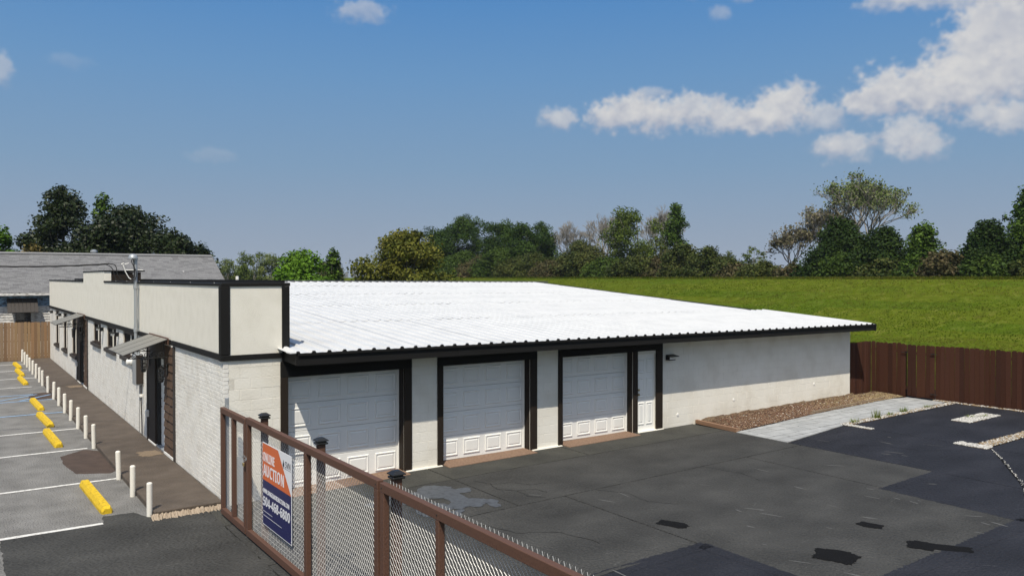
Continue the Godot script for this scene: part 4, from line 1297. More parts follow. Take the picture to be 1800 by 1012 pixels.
	for k in 2:
		var cl := MB.new()
		cl.tube([Vector3(.28 + k * .08, -.01, 0), Vector3(.34 + k * .12, .02, 0)], .014, .01, 5)
		pmb("clamp", cl, M.white, cab)
	var wt := MB.new()
	wt.tube([Vector3(.32, -.02, .012), Vector3(.37, -.2, .032), Vector3(.45, -.36, .042), Vector3(.5, -.4, .05)], .013, .013, 5)
	pmb("white_sleeve", wt, M.white, cab)
	pmb("tail_clamp", wbox(Vector3(.55, -.27, -.01), Vector3(.6, -.24, .01)), M.grey_metal, cab)

# ---------------------------------------------------------------- yard gate with chain link
func chain_link(z0: float, z1: float, y0: float, y1: float, x: float, barbs: bool) -> MB:
	var b := MB.new()
	var p := .0355
	var r := .0021
	var k := 0
	var z := z0
	while z < z1 - p * .5:
		var pts := []
		var y := y0
		var i := 0
		while y <= y1 + .001:
			pts.append(Vector3(x + (.0025 if i % 2 == 0 else -.0025), y, z + (p * 1.04 if (i + k) % 2 == 0 else -p * .04)))
			y += p
			i += 1
		if barbs:
			pts.append(Vector3(x, y + .012, z + p * .5))
		for j in pts.size() - 1: # three-sided wire
			var a: Vector3 = pts[j]
			var d: Vector3 = pts[j + 1]
			var t := (d - a).normalized()
			var s := t.cross(Vector3.RIGHT).normalized() * r
			var u := Vector3(r, 0, 0)
			b.quad(a - u, d - u, d + s + u * .5, a + s + u * .5)
			b.quad(a + s + u * .5, d + s + u * .5, d - s + u * .5, a - s + u * .5)
			b.quad(a - s + u * .5, d - s + u * .5, d - u, a - u)
		z += p
		k += 1
	return b

func gate_leaf(label: String, z0: float, z1: float, stiles: Array, top: float, barbs: bool) -> Node3D:
	var t := thing("chain_link_gate", label, "gate", "brown framed chain link gates", Vector3(-.15, -.1, (z0 + z1) * .5))
	var o := -t.position
	var bx := func(lo: Vector3, hi: Vector3) -> MB: return cb(lo + o, hi + o, .006)
	var lo := -.055
	pmb("top_rail", bx.call(Vector3(-.19, top - .1, z0), Vector3(-.115, top, z1)), M.wood_frame, t)
	pmb("bottom_rail", bx.call(Vector3(-.19, lo, z0), Vector3(-.115, lo + .11, z1)), M.wood_frame, t)
	for s in stiles:
		pmb("stile", bx.call(Vector3(-.188, lo + .111, s[0]), Vector3(-.117, top - .101, s[1])), M.wood_frame, t)
	var cl := chain_link(z0 + .02, z1 - .02, lo + .06, (top - .005) if barbs else (top - .05), -.095, barbs)
	var m := pmb("chain_link", cl, M.wire, t)
	m.position = o
	kind(m, "stuff")
	for y in [top - .05, lo + .05]:
		var f := MB.new()
		f.tube([Vector3(-.09, y, z0 + .03) + o, Vector3(-.09, y, z1 - .03) + o], .016, .016, 8)
		pmb("tension_pipe", f, M.wood_frame, t)
	for s in stiles:
		for y in [lo + .05, top - .05]:
			var bo := MB.new()
			bo.lathe(Vector3.ZERO, [Vector2(.009, 0), Vector2(.008, .006), Vector2(0, .008)], 6)
			part("bolt", bo.mesh(), M.black_metal, t, Transform3D(Basis(Vector3(0, 0, 1), PI / 2), Vector3(-.19, y, (s[0] + s[1]) * .5) + o))
	return t

func build_yard_gate() -> void:
	gate_leaf("narrow brown framed chain link gate leaf against the building corner", .5, 1.94, [[.5, .585], [1.17, 1.25], [1.85, 1.94]], 1.82, true)
	gate_leaf("long brown framed chain link gate leaf that carries the auction sign", 1.985, 6.87, [[1.985, 2.08], [4.58, 4.68], [6.77, 6.87]], 1.85, false)
	gate_leaf("brown framed chain link gate leaf without a sign, beyond the third capped post", 6.925, 11.9, [[6.925, 7.02], [8.16, 8.23], [10.4, 10.47], [11.8, 11.9]], 1.84, true)
	for q in [[2.42, "beside the narrow gate leaf"], [4.78, "behind the middle of the long gate leaf"], [7.0, "where the two long gate leaves meet"]]:
		var t := thing("fence_post", "brown square post with black tiered cap " + q[1], "post", "capped posts behind the gate", Vector3(-.02, -.1, q[0]))
		pmb("shaft", cb(Vector3(-.048, 0, -.048), Vector3(.048, 1.98, .048), .006), M.wood_frame, t)
		var c := MB.new()
		c.cbox(Vector3(-.075, 1.98, -.075), Vector3(.075, 2.005, .075), .006)
		c.cbox(Vector3(-.058, 2.005, -.058), Vector3(.058, 2.025, .058), .004)
		var e := .08
		var bs := [Vector3(-e, 2.025, e), Vector3(e, 2.025, e), Vector3(e, 2.025, -e), Vector3(-e, 2.025, -e)]
		var f := .035
		c.hull8([bs[0], bs[1], bs[2], bs[3], Vector3(-e, 2.035, e), Vector3(e, 2.035, e), Vector3(e, 2.035, -e), Vector3(-e, 2.035, -e)])
		c.hull8([Vector3(-e, 2.0352, e), Vector3(e, 2.0352, e), Vector3(e, 2.0352, -e), Vector3(-e, 2.0352, -e), Vector3(-f, 2.068, f), Vector3(f, 2.068, f), Vector3(f, 2.068, -f), Vector3(-f, 2.068, -f)])
		pmb("cap", c, M.black_metal, t)
	var gp := thing("steel_post", "bare galvanised steel angle post at the building corner", "post", "", Vector3(-.05, -.1, .42))
	var a := MB.new()
	a.cbox(Vector3(-.03, 0, -.03), Vector3(.03, 2.06, .03), .006)
	pmb("shaft", a, M.grey_metal, gp)
	# padlocked chain
	var ch := thing("lock_chain", "brass padlock and steel chain joining the two gate leaves", "padlock", "", Vector3(-.2, 1.12, 1.965))
	var c := MB.new()
	for k in 9:
		var w := TAU * k / 9
		var ctr := Vector3(-.005 + cos(w) * .012, .07 + sin(w) * .03, cos(w) * .075)
		var pts := []
		for i in 9:
			var u := TAU * i / 8
			pts.append(ctr + Vector3(sin(u) * .009 * (k % 2), cos(u) * .016 + 0.0, sin(u) * .009 * (1 - k % 2)))
		c.tube(pts, .0035, .0035, 5, false)
	pmb("chain", c, M.grey_metal, ch)
	pmb("padlock", cb(Vector3(-.03, -.06, -.028), Vector3(-.005, .0, .028), .006), M.brass, ch)
	var sh := MB.new()
	var sp := []
	for i in 9:
		var w := PI * i / 8
		sp.append(Vector3(-.0175, .0 + sin(w) * .035, cos(w) * .018))
	sh.tube(sp, .004, .004, 5)
	pmb("shackle", sh, M.grey_metal, ch)
	build_sign()

func build_sign() -> void:
	var t := thing("auction_sign", "orange, white and navy auction sign tied to the chain link gate", "sign", "", Vector3(-.13, .3, 2.66))
	var Wd := 1.29
	var Ht := 1.27
	# local: u runs along +Z, v up; the face looks along -X
	pmb("board", cb(Vector3(0, 0, 0), Vector3(.006, Ht, Wd), .001), M.sign_white, t)
	var field := func(poly: Array, x: float, mt: Material, called: String) -> void:
		var b := MB.new()
		for i in range(1, poly.size() - 1):
			var P := []
			for k in [0, i, i + 1]:
				P.append(Vector3(x, poly[k].y * Ht, poly[k].x * Wd))
			b.tri(P[0], P[1], P[2])
		pmb(called, b, mt, t)
	field.call([Vector2(.01, .548), Vector2(.99, .548), Vector2(.56, .99), Vector2(.01, .99)], -.0012, M.sign_orange, "orange_field")
	field.call([Vector2(.01, .01), Vector2(.99, .01), Vector2(.99, .548), Vector2(.01, .548)], -.0012, M.sign_navy, "navy_field")
	var bold := SystemFont.new()
	bold.font_names = PackedStringArray(["Droid Sans"])
	bold.font_weight = 700
	var plain := SystemFont.new()
	plain.font_names = PackedStringArray(["Droid Sans"])
	var write := func(s: String, f: Font, u0: float, u1: float, v0: float, v1: float, mt: Material) -> void:
		var tm := TextMesh.new()
		tm.text = s
		tm.font = f
		tm.font_size = 64
		tm.pixel_size = .01
		tm.depth = .002
		tm.horizontal_alignment = HORIZONTAL_ALIGNMENT_CENTER
		tm.vertical_alignment = VERTICAL_ALIGNMENT_CENTER
		var bb := tm.get_aabb()
		var sx := (u1 - u0) * Wd / bb.size.x
		var sy := (v1 - v0) * Ht / bb.size.y
		var bs := Basis(Vector3(0, 0, sx), Vector3(0, sy, 0), Vector3(-1, 0, 0))
		var ctr := bb.get_center()
		var at := Vector3(-.0028, (v0 + v1) * .5 * Ht - ctr.y * sy, (u0 + u1) * .5 * Wd - ctr.x * sx)
		part("lettering", tm, mt, t, Transform3D(bs, at))
	write.call("ONLINE", bold, .035, .44, .775, .885, M.sign_white)
	write.call("AUCTION", bold, .035, .76, .6, .74, M.sign_white)
	write.call("WWW.SVNGILMOREAUCTION.COM", bold, .03, .93, .39, .445, M.sign_white)
	write.call("504-468-6800", bold, .03, .95, .235, .35, M.sign_white)
	write.call("SVN", plain, .8, .97, .84, .91, M.ink)
	# emblem beside the letters: a small flame
	var em := MB.new()
	for q in [[.745, .875, .016, .045], [.728, .86, .01, .026], [.762, .86, .01, .026]]:
		var n := 10
		for i in n:
			var a := TAU * i / n
			var b := TAU * (i + 1) / n
			var P := func(w: float) -> Vector3:
				return Vector3(-.002, (q[1] + sin(w) * q[3]) * Ht, (q[0] + cos(w) * q[2] * (1.0 - .55 * maxf(0, sin(w)))) * Wd)
			em.tri(Vector3(-.002, q[1] * Ht, q[0] * Wd), P.call(b), P.call(a))
	pmb("emblem", em, M.ink, t)
	field.call([Vector2(.72, .822), Vector2(.985, .822), Vector2(.985, .826), Vector2(.72, .826)], -.0014, M.ink, "rule")
	# two rows of fine print, too small to read
	var fp := MB.new()
	for r in [[.03, .36, .165], [.03, .66, .115]]:
		var u: float = r[0]
		while u < r[1]:
			var w := rnd(.008, .02)
			var a := Vector3(-.002, r[2] * Ht, u * Wd)
			fp.quad(a + Vector3(0, 0, w * Wd), a, a + Vector3(0, .011, 0), a + Vector3(0, .011, w * Wd))
			u += w + .006
	pmb("fine_print", fp, M.sign_white, t)
	for q in [[.02, .17], [Wd - .01, .05]]:
		var z := MB.new()
		z.tube([Vector3(-.003, q[1], q[0]), Vector3(.02, q[1] - .005, q[0] - .03), Vector3(.012, q[1] - .035, q[0] - .15)], .004, .003, 5)
		pmb("tie", z, M.white, t)

# ---------------------------------------------------------------- wooden fences
func picket_mesh(w: float, h: float, tone: Color, ear := .03) -> ArrayMesh:
	var b := MB.new()
	b.col = tone
	var o := [Vector2(0, 0), Vector2(w, 0), Vector2(w, h - ear), Vector2(w - ear, h), Vector2(ear, h), Vector2(0, h - ear)]
	var t := .018
	for i in range(1, 5):
		b.tri(Vector3(o[0].x, o[0].y, t), Vector3(o[i].x, o[i].y, t), Vector3(o[i + 1].x, o[i + 1].y, t))
		b.tri(Vector3(o[0].x, o[0].y, 0), Vector3(o[i + 1].x, o[i + 1].y, 0), Vector3(o[i].x, o[i].y, 0))
	for i in 6:
		var p: Vector2 = o[i]
		var q: Vector2 = o[(i + 1) % 6]
		b.quad(Vector3(p.x, p.y, t), Vector3(p.x, p.y, 0), Vector3(q.x, q.y, 0), Vector3(q.x, q.y, t))
	return b.mesh()

# pickets from a to b; the face looks to the left-hand normal given by 'turn'
func picket_run(t: Node3D, a: Vector3, b: Vector3, w: float, h: float, mt: Material, tones: Array, flip: bool) -> void:
	var dir := (b - a).normalized()
	var nrm := dir.cross(Vector3.UP) * (-1.0 if flip else 1.0)
	var L := Vector2(b.x - a.x, b.z - a.z).length()
	var ms := []
	for c in tones:
		ms.append(picket_mesh(w, h, c))
	var s := 0.0
	while s < L - w * .5:
		var p := a + (b - a) * (s / L) + Vector3.UP * rnd(-.018, .012)
		var bs := Basis(dir, Vector3.UP, nrm) if dir.cross(Vector3.UP).dot(nrm) > 0 else Basis(-dir, Vector3.UP, nrm)
		if bs.x.dot(dir) < 0: p += dir * w
		part("picket", ms[rng.randi() % ms.size()], mt, t, Transform3D(bs * Basis(Vector3(0, 0, 1), rnd(-.006, .006)), p + nrm * rnd(0, .009)))
		s += w + (.007 if rng.randf() < .9 else .013)

func rails(t: Node3D, a: Vector3, b: Vector3, ys: Array, off: Vector3, mt: Material) -> void:
	for y in ys:
		var m := MB.new()
		var p: Vector3 = a + Vector3.UP * y + off
		var q: Vector3 = b + Vector3.UP * y + off
		m.obox(Transform3D(Basis.looking_at(q - p), (p + q) * .5), Vector3(.04, .085, p.distance_to(q)))
		pmb("rail", m, mt, t)

func build_wood_fences() -> void:
	var tones := [Color(1, 1, 1), Color(.72, .75, .8), Color(1.25, 1.15, 1.06), Color(.88, .86, .84), Color(1.12, 1.0, .94), Color(.8, .8, .8)]
	var y := .2
	var r1 := thing("wooden_fence", "short brown picket fence joining the white building to the fence corner", "fence", "brown yard fences", Vector3(20.7, y, -.1))
	picket_run(r1, Vector3(-.73, 0, .02), Vector3(.77, 0, -.06), .14, 1.76, M.wood_brown, tones, true)
	rails(r1, Vector3(-.73, 0, .02), Vector3(.77, 0, -.06), [.3, 1.5], Vector3(0, 0, -.05), M.wood_brown)
	var r2 := thing("wooden_fence", "brown picket fence between the fence corner and the yard gate", "fence", "brown yard fences", Vector3(21.48, y, .44))
	picket_run(r2, Vector3(0, 0, -.6), Vector3(0, 0, .6), .14, 1.75, M.wood_brown, tones, true)
	rails(r2, Vector3(0, 0, -.6), Vector3(0, 0, .6), [.3, 1.5], Vector3(.045, 0, 0), M.wood_brown)
	var gt := thing("wooden_gate", "brown picket gate with black strap hinges in the yard fence", "gate", "", Vector3(21.47, y + .05, 1.5))
	picket_run(gt, Vector3(0, 0, -.42), Vector3(0, 0, .42), .14, 1.68, M.wood_brown, tones, true)
	rails(gt, Vector3(0, 0, -.42), Vector3(0, 0, .42), [.25, 1.4], Vector3(.045, 0, 0), M.wood_brown)
	for q in [[-.44, 1.42, 1], [.41, 1.42, -1], [.41, .14, -1]]:
		var h := MB.new()
		h.box(Vector3(-.034, q[1] - .02, q[0] - .05), Vector3(-.022, q[1] + .02, q[0] + .05))
		h.hull8([Vector3(-.034, q[1] - .012, q[0]), Vector3(-.022, q[1] - .012, q[0]), Vector3(-.022, q[1] - .012, q[0] - .16 * q[2]), Vector3(-.034, q[1] - .012, q[0] - .16 * q[2]), Vector3(-.034, q[1] + .012, q[0]), Vector3(-.022, q[1] + .012, q[0]), Vector3(-.022, q[1] + .004, q[0] - .16 * q[2]), Vector3(-.034, q[1] + .004, q[0] - .16 * q[2])])
		pmb("hinge" if q[2] < 0 else "latch", h, M.black_metal, gt)
	var r3 := thing("wooden_fence", "long brown picket fence running from the yard gate along the dark asphalt", "fence", "brown yard fences", Vector3(21.5, y, 6.0))
	picket_run(r3, Vector3(0, 0, -4.02), Vector3(.1, 0, 4.5), .14, 1.74, M.wood_brown, tones, true)
	rails(r3, Vector3(0, 0, -4.02), Vector3(.1, 0, 4.5), [.3, .9, 1.5], Vector3(.045, 0, 0), M.wood_brown)
	for z in [-3.9, -1.5, .9, 3.3]:
		pmb("post", wbox(Vector3(.07, -.2, z), Vector3(.16, 1.7, z + .09)), M.wood_brown, r3)
	for q in [["post_one", r1, Vector3(.68, -.2, -.16)], ["post_two", r2, Vector3(.07, -.2, .45)]]:
		pmb("post", wbox(q[2], q[2] + Vector3(.09, 1.9, .09)), M.wood_brown, q[1])
	# weathered fence at the end of the parking lot
	var r4 := thing("wooden_fence", "weathered tan picket fence closing the end of the parking lot", "fence", "", Vector3(-5, -.1, -32.3))
	var tn := [Color(1, 1, 1), Color(.8, .82, .86), Color(1.15, 1.05, .9), Color(.72, .66, .6), Color(1.0, .92, .82), Color(.9, .95, 1.05)]
	picket_run(r4, Vector3(-6, 0, 0), Vector3(5.02, 0, 0), .138, 1.95, M.wood_old, tn, true)
	rails(r4, Vector3(-6, 0, 0), Vector3(5.02, 0, 0), [.3, 1.0, 1.7], Vector3(0, 0, -.05), M.wood_old)

# ---------------------------------------------------------------- parking lot
func build_parking() -> void:
	# painted lines
	var lotn := get_node("parking_lot")
	var f := func(_x: float, _z: float) -> float: return -.0905
	for q in [[-.17, -1.97, 0], [-3.4, -1.2, 0], [-7.07, -1.36, 0], [-10.12, -1.22, 0], [-13.48, -1.2, 1], [-16.72, -1.13, 1], [-18.4, -1.7, 1], [-20.75, -1.57, 0], [-23.9, -1.2, 0], [-27.2, -1.3, 0], [-30.3, -1.16, 0]]:
		var z: float = q[0]
		var poly := rough_poly([Vector2(-8.5, z + .06), Vector2(q[1], z + .05), Vector2(q[1], z - .05), Vector2(-8.5, z - .04)], .008, .25)
		sheet("painted_line", poly, f, M.paint_blue if q[2] else M.paint_white, lotn, .003)
	for q in [[-3.0, -17.0, -1.6, -18.3], [-2.2, -16.85, -1.2, -18.0], [-4.2, -17.0, -2.9, -18.3], [-5.4, -17.0, -4.1, -18.3]]:
		var a := Vector2(q[0], q[1])
		var b := Vector2(q[2], q[3])
		var nn := (b - a).orthogonal().normalized() * .05
		sheet("painted_line", rough_poly([a + nn, b + nn, b - nn, a - nn], .006, .2), func(_x: float, _z: float) -> float: return -.0898, M.paint_blue, lotn, .003)
	# wheel stops
	var st := MB.new()
	var L := 2.45
	var sec := [Vector2(-.1, 0), Vector2(.1, 0), Vector2(.098, .05), Vector2(.06, .125), Vector2(-.06, .125), Vector2(-.098, .05)]
	var rings := []
	for k in 8:
		var zz: float = [-L / 2, -L / 2 + .06, -L / 2 + .1, -.3, .3, L / 2 - .1, L / 2 - .06, L / 2][k]
		var sc: float = [.72, .96, 1, 1, 1, 1, .96, .72][k]
		var ring := []
		for p in sec:
			ring.append(Vector3(p.x * sc, p.y * sc, zz))
		rings.append(ring)
	for k in 7:
		for i in 6:
			var j := (i + 1) % 6
			st.quad(rings[k][j], rings[k][i], rings[k + 1][i], rings[k + 1][j])
	for i in range(1, 5):
		st.tri(rings[7][0], rings[7][i], rings[7][i + 1])
		st.tri(rings[0][0], rings[0][i + 1], rings[0][i])
	var sm := st.mesh()
	var pin := MB.new()
	pin.lathe(Vector3.ZERO, [Vector2(.02, 0), Vector2(.02, .006), Vector2(0, .008)], 8)
	for q in [[-1.85, -1.98, .03], [-1.95, -8.8, .03], [-1.86, -12.0, .04], [-1.81, -15.4, .03], [-1.76, -22.7, .03], [-1.67, -26.0, .03], [-1.58, -29.3, .03]]:
		var t := thing("wheel_stop", "yellow painted concrete wheel stop at the head of a parking bay", "wheel stop", "yellow wheel stops", Vector3(q[0], -.098, q[1]))
		t.rotation.y = q[2]
		part("block", sm, M.yellow, t)
		for z in [-.75, .75]:
			part("pin", pin.mesh(), M.yellow, t, Transform3D(Basis(), Vector3(0, .1245, z)))
	# bollards
	var pb := MB.new()
	pb.lathe(Vector3.ZERO, [Vector2(.049, 0), Vector2(.049, .575), Vector2(.044, .588), Vector2(.028, .598), Vector2(0, .601)], 14)
	var pm := pb.mesh()
	for z in [-.17, -1.74, -3.32, -7.0, -8.5, -10.1, -11.7, -13.3, -15.0, -16.7, -18.65, -20.9, -22.2, -23.8, -25.45, -27.0, -28.7, -30.2, -31.9]:
		var t := thing("bollard", "short white pipe bollard standing along the edge of the sidewalk", "bollard", "white bollards along the sidewalk", Vector3(-1.235 + (.02 if z < -5 else 0.0) + rnd(-.008, .008), -.1, z))
		part("pipe", pm, M.pipe_white, t)
		t.rotation = Vector3(rnd(-.025, .025), 0, rnd(-.025, .025))

# ---------------------------------------------------------------- neighbour's house
func build_house() -> void:
	var h := thing("wooden_house", "old house with grey shingle roof and peeling white clapboard with blue shade painted under the eave", "house", "", Vector3(0, -.1, -37))
	var wl := node("wall", h)
	pmb("sheathing", wbox(Vector3(-10, 0, -3.5), Vector3(9, 3.4, 3.5)), M.wood_dark, wl)
	for r in 24:
		var y := .1 + r * .138
		var b := MB.new()
		b.hull8([Vector3(-10, y, 3.56 + rnd(-.004, .004)), Vector3(9.02, y, 3.56), Vector3(9.02, y, 3.5), Vector3(-10, y, 3.5), Vector3(-10, y + .134, 3.53), Vector3(9.02, y + .134, 3.53), Vector3(9.02, y + .134, 3.5), Vector3(-10, y + .134, 3.5)])
		b.col = g(rnd(.9, 1.05))
		pmb("clapboard", b, M.eave_shade_peeling if y > 2.6 else M.peeling, wl)  # upper boards have the eave shade put into their blue colour
	pmb("frieze", wbox(Vector3(-10, 3.3, 3.57), Vector3(9, 3.41, 3.6)), M.peeling, wl)
	# roof with lapped shingle courses
	var rf := node("roof", h)
	var dk := MB.new()
	var yr := 5.56
	var ye := 3.42
	for s in [1, -1]:
		var a := [Vector3(-11, ye, 4.0 * s), Vector3(9.3, ye, 4.0 * s), Vector3(9.3, yr, 0), Vector3(-11, yr, 0)]
		if s > 0: dk.quad(a[0], a[1], a[2], a[3])
		else: dk.quad(a[3], a[2], a[1], a[0])
	for x in [-10.9, 9.2]:
		dk.tri(Vector3(x, ye, 4), Vector3(x, ye, -4), Vector3(x, yr, 0))
	pmb("deck", dk, M.wood_dark, rf)
	var sh := MB.new()
	var up := Vector3(0, yr - ye, -4.0)
	var nrm := Vector3(0, 4.0, yr - ye).normalized()
	for c in 32:
		var base := Vector3(0, ye, 4.0) + up * (c / 32.0)
		var x := -11.0 - rnd(0, .3)
		while x < 9.3:
			var w := rnd(.2, .42)
			var x1 := minf(x + w, 9.34)
			var v := rnd(.72, 1.18)
			sh.col = Color(v, v, v * 1.01)
			var t := rnd(.008, .016)
			var A := Vector3(x + .004, 0, 0) + base + nrm * t
			var B := Vector3(x1, 0, 0) + base + nrm * t
			var D := Vector3(x1, 0, 0) + base + up * (1.08 / 32.0) + nrm * .003
			var E := Vector3(x + .004, 0, 0) + base + up * (1.08 / 32.0) + nrm * .003
			sh.quad(A, B, D, E)
			sh.quad(A - nrm * t, B - nrm * t, B, A)
			x += w
	kind(pmb("shingles", sh, M.shingle, rf), "stuff")
	var cp := MB.new()
	cp.obox(Transform3D(Basis(Vector3(1, 0, 0), .49), Vector3(-.85, yr + .01, .08)), Vector3(20.3, .03, .2))
	cp.obox(Transform3D(Basis(Vector3(1, 0, 0), -.49), Vector3(-.85, yr + .012, -.09)), Vector3(20.3, .03, .2))
	pmb("ridge_cap", cp, M.shingle, rf)
	pmb("fascia", wbox(Vector3(-11, ye - .14, 3.97), Vector3(9.3, ye - .01, 4.0)), M.peeling, rf)
	var v := MB.new()
	v.lathe(Vector3(2.75, 5.25, -.45), [Vector2(.16, 0), Vector2(.12, .2), Vector2(.12, .42), Vector2(.19, .44), Vector2(.19, .54), Vector2(.05, .6), Vector2(0, .6)], 12)
	pmb("vent", v, M.grey_metal, rf)
	# window under a dark metal hood
	var w := node("window", h)
	var f := MB.new()
	f.box(Vector3(-1.5, 1.2, 3.57), Vector3(-1.42, 2.52, 3.64)); f.box(Vector3(-.72, 1.2, 3.57), Vector3(-.64, 2.52, 3.64)); f.box(Vector3(-1.42, 2.42, 3.57), Vector3(-.72, 2.52, 3.64)); f.box(Vector3(-1.42, 1.2, 3.57), Vector3(-.72, 1.3, 3.64))
	pmb("frame", f, M.peeling, w)
	pmb("pane", wbox(Vector3(-1.42, 1.3, 3.575), Vector3(-.72, 2.42, 3.585)), M.glass, w)
	var hd := MB.new()
	for k in 8:
		var x0 := -1.78 + k * .17
		hd.hull8([Vector3(x0, 2.4, 4.25), Vector3(x0 + .16, 2.4, 4.25), Vector3(x0 + .16, 3.1, 3.58), Vector3(x0, 3.1, 3.58), Vector3(x0, 2.43, 4.27), Vector3(x0 + .16, 2.43, 4.27), Vector3(x0 + .16, 3.14, 3.58), Vector3(x0, 3.14, 3.58)])
	pmb("hood", hd, M.sill, w)
	# thin poles standing between the building and the trees
	for q in [[7.2, -35.2, 4.62, "thin white pole with a bright tip behind the parapet"], [10.6, -36.0, 4.32, "short white vent pipe showing above the parapet"]]:
		var b := MB.new()
		var hh: float = q[2] + .1
		b.lathe(Vector3.ZERO, [Vector2(.04, 0), Vector2(.035, hh - .15), Vector2(.09, hh - .12), Vector2(.09, hh - .02), Vector2(0, hh)] if q[2] > 4.5 else [Vector2(.1, 0), Vector2(.1, hh - .02), Vector2(0, hh)], 10)
		var o := part("pole", b.mesh(), M.white, self, Transform3D(Basis(), Vector3(q[0], -.22, q[1])))
		tag(o, q[3], "pole")

# ---------------------------------------------------------------- trees
func branch(b: MB, p: Vector3, d: Vector3, len: float, r: float, depth: int, tips: Array, spread := .55) -> void:
	var q := p
	var pts := [p]
	var dd := d
	for i in 3:
		dd = (dd + Vector3(rnd(-.16, .16), rnd(-.02, .12), rnd(-.16, .16))).normalized()
		q += dd * len / 3.0
		pts.append(q)
	b.tube(pts, maxf(r, .02), maxf(r * .62, .016), 5 if r > .04 else 3, false)
	if depth <= 0:
		tips.append(q)
		return
	var n := 3 if depth > 1 else 4
	for i in n:
		var a := Vector3(rnd(-1, 1), rnd(-.35, .8), rnd(-1, 1)).normalized()
		var at: Vector3 = pts[3] if i < 2 else pts[2].lerp(pts[3], rng.randf())
		branch(b, at, (dd + a * spread * rnd(.7, 1.5)).normalized(), len * rnd(.6, .82), r * .6, depth - 1, tips, spread)

var clumps := {}
# a unit clump of leaves, kept for reuse: kind, leaf size over clump radius, variant
func clump(k: String, ratio: float, fill: float, variant: int) -> ArrayMesh:
	var step: float = [.07, .095, .13, .18, .25, .34][clampi(roundi(log(ratio / .07) / log(1.37)), 0, 5)]
	var key := "%s %.3f %d" % [k, step, variant]
	if clumps.has(key): return clumps[key]
	var K: Array = KINDS[k]
	var mb := MB.new()
	var tone: Color = K[0].lerp(K[1], [.15, .4, .6, .85, .3][variant])
	var lumps := []
	for i in 7:
		lumps.append(Vector3(rng.randfn(), rng.randfn(), rng.randfn()).normalized() * rnd(.45, .75))
	for i in int(9.0 * fill / (step * step)):
		var d := Vector3(rng.randfn(), rng.randfn(), rng.randfn()).normalized()
		var p := d * pow(rng.randf(), .38) * rnd(.8, 1.05)
		if i % 3 > 0: p = lumps[i % 7] + d * pow(rng.randf(), .4) * .5
		var nn := (p.normalized() * .7 + Vector3(rnd(-1, 1), rnd(-.6, 1.1), rnd(-1, 1))).normalized()
		mb.col = tone.lerp(K[0] if rng.randf() < .5 else K[1], rnd(0, .7)) * rnd(.8, 1.35)
		mb.leaf(p, nn, step * rnd(.6, 1.4), Vector3(rnd(-1, 1), rnd(-1, 1) - (.8 if k == "olive" else 0.0), rnd(-1, 1)).normalized())
	clumps[key] = mb.mesh()
	return clumps[key]

# kinds: leaf colours (linear), leaf size, clumps, clump size, shape, share of the height that is bare trunk, fill
const KINDS := {
	magnolia = [Color(.009, .017, .004), Color(.026, .038, .009), .19, 46, .26, "dome", .12, .9],
	oak = [Color(.018, .038, .006), Color(.046, .08, .012), .23, 46, .23, "top", .22, .85],
	dark = [Color(.014, .03, .006), Color(.035, .06, .01), .22, 40, .28, "cone", .06, .95],
	green = [Color(.03, .06, .009), Color(.075, .125, .016), .22, 36, .26, "cone", .08, .85],
	bright = [Color(.05, .11, .008), Color(.10, .19, .015), .19, 36, .28, "dome", .05, .95],
	olive = [Color(.06, .075, .012), Color(.145, .135, .022), .19, 60, .21, "dome", .05, .75],
	yellowgreen = [Color(.05, .08, .013), Color(.12, .15, .026), .22, 40, .21, "top", .15, .6],
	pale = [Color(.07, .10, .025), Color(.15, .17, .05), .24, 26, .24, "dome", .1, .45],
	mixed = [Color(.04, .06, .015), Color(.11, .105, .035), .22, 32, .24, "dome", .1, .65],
	scrub = [Color(.03, .05, .012), Color(.085, .09, .022), .22, 30, .27, "dome", .0, .8],
	scrub_green = [Color(.028, .055, .01), Color(.07, .105, .016), .22, 30, .27, "dome", .0, .85],
	scrub_brown = [Color(.045, .05, .018), Color(.10, .078, .038), .22, 30, .27, "dome", .0, .7],
	straw = [Color(.10, .085, .03), Color(.2, .15, .05), .19, 30, .27, "dome", .0, .8],
}

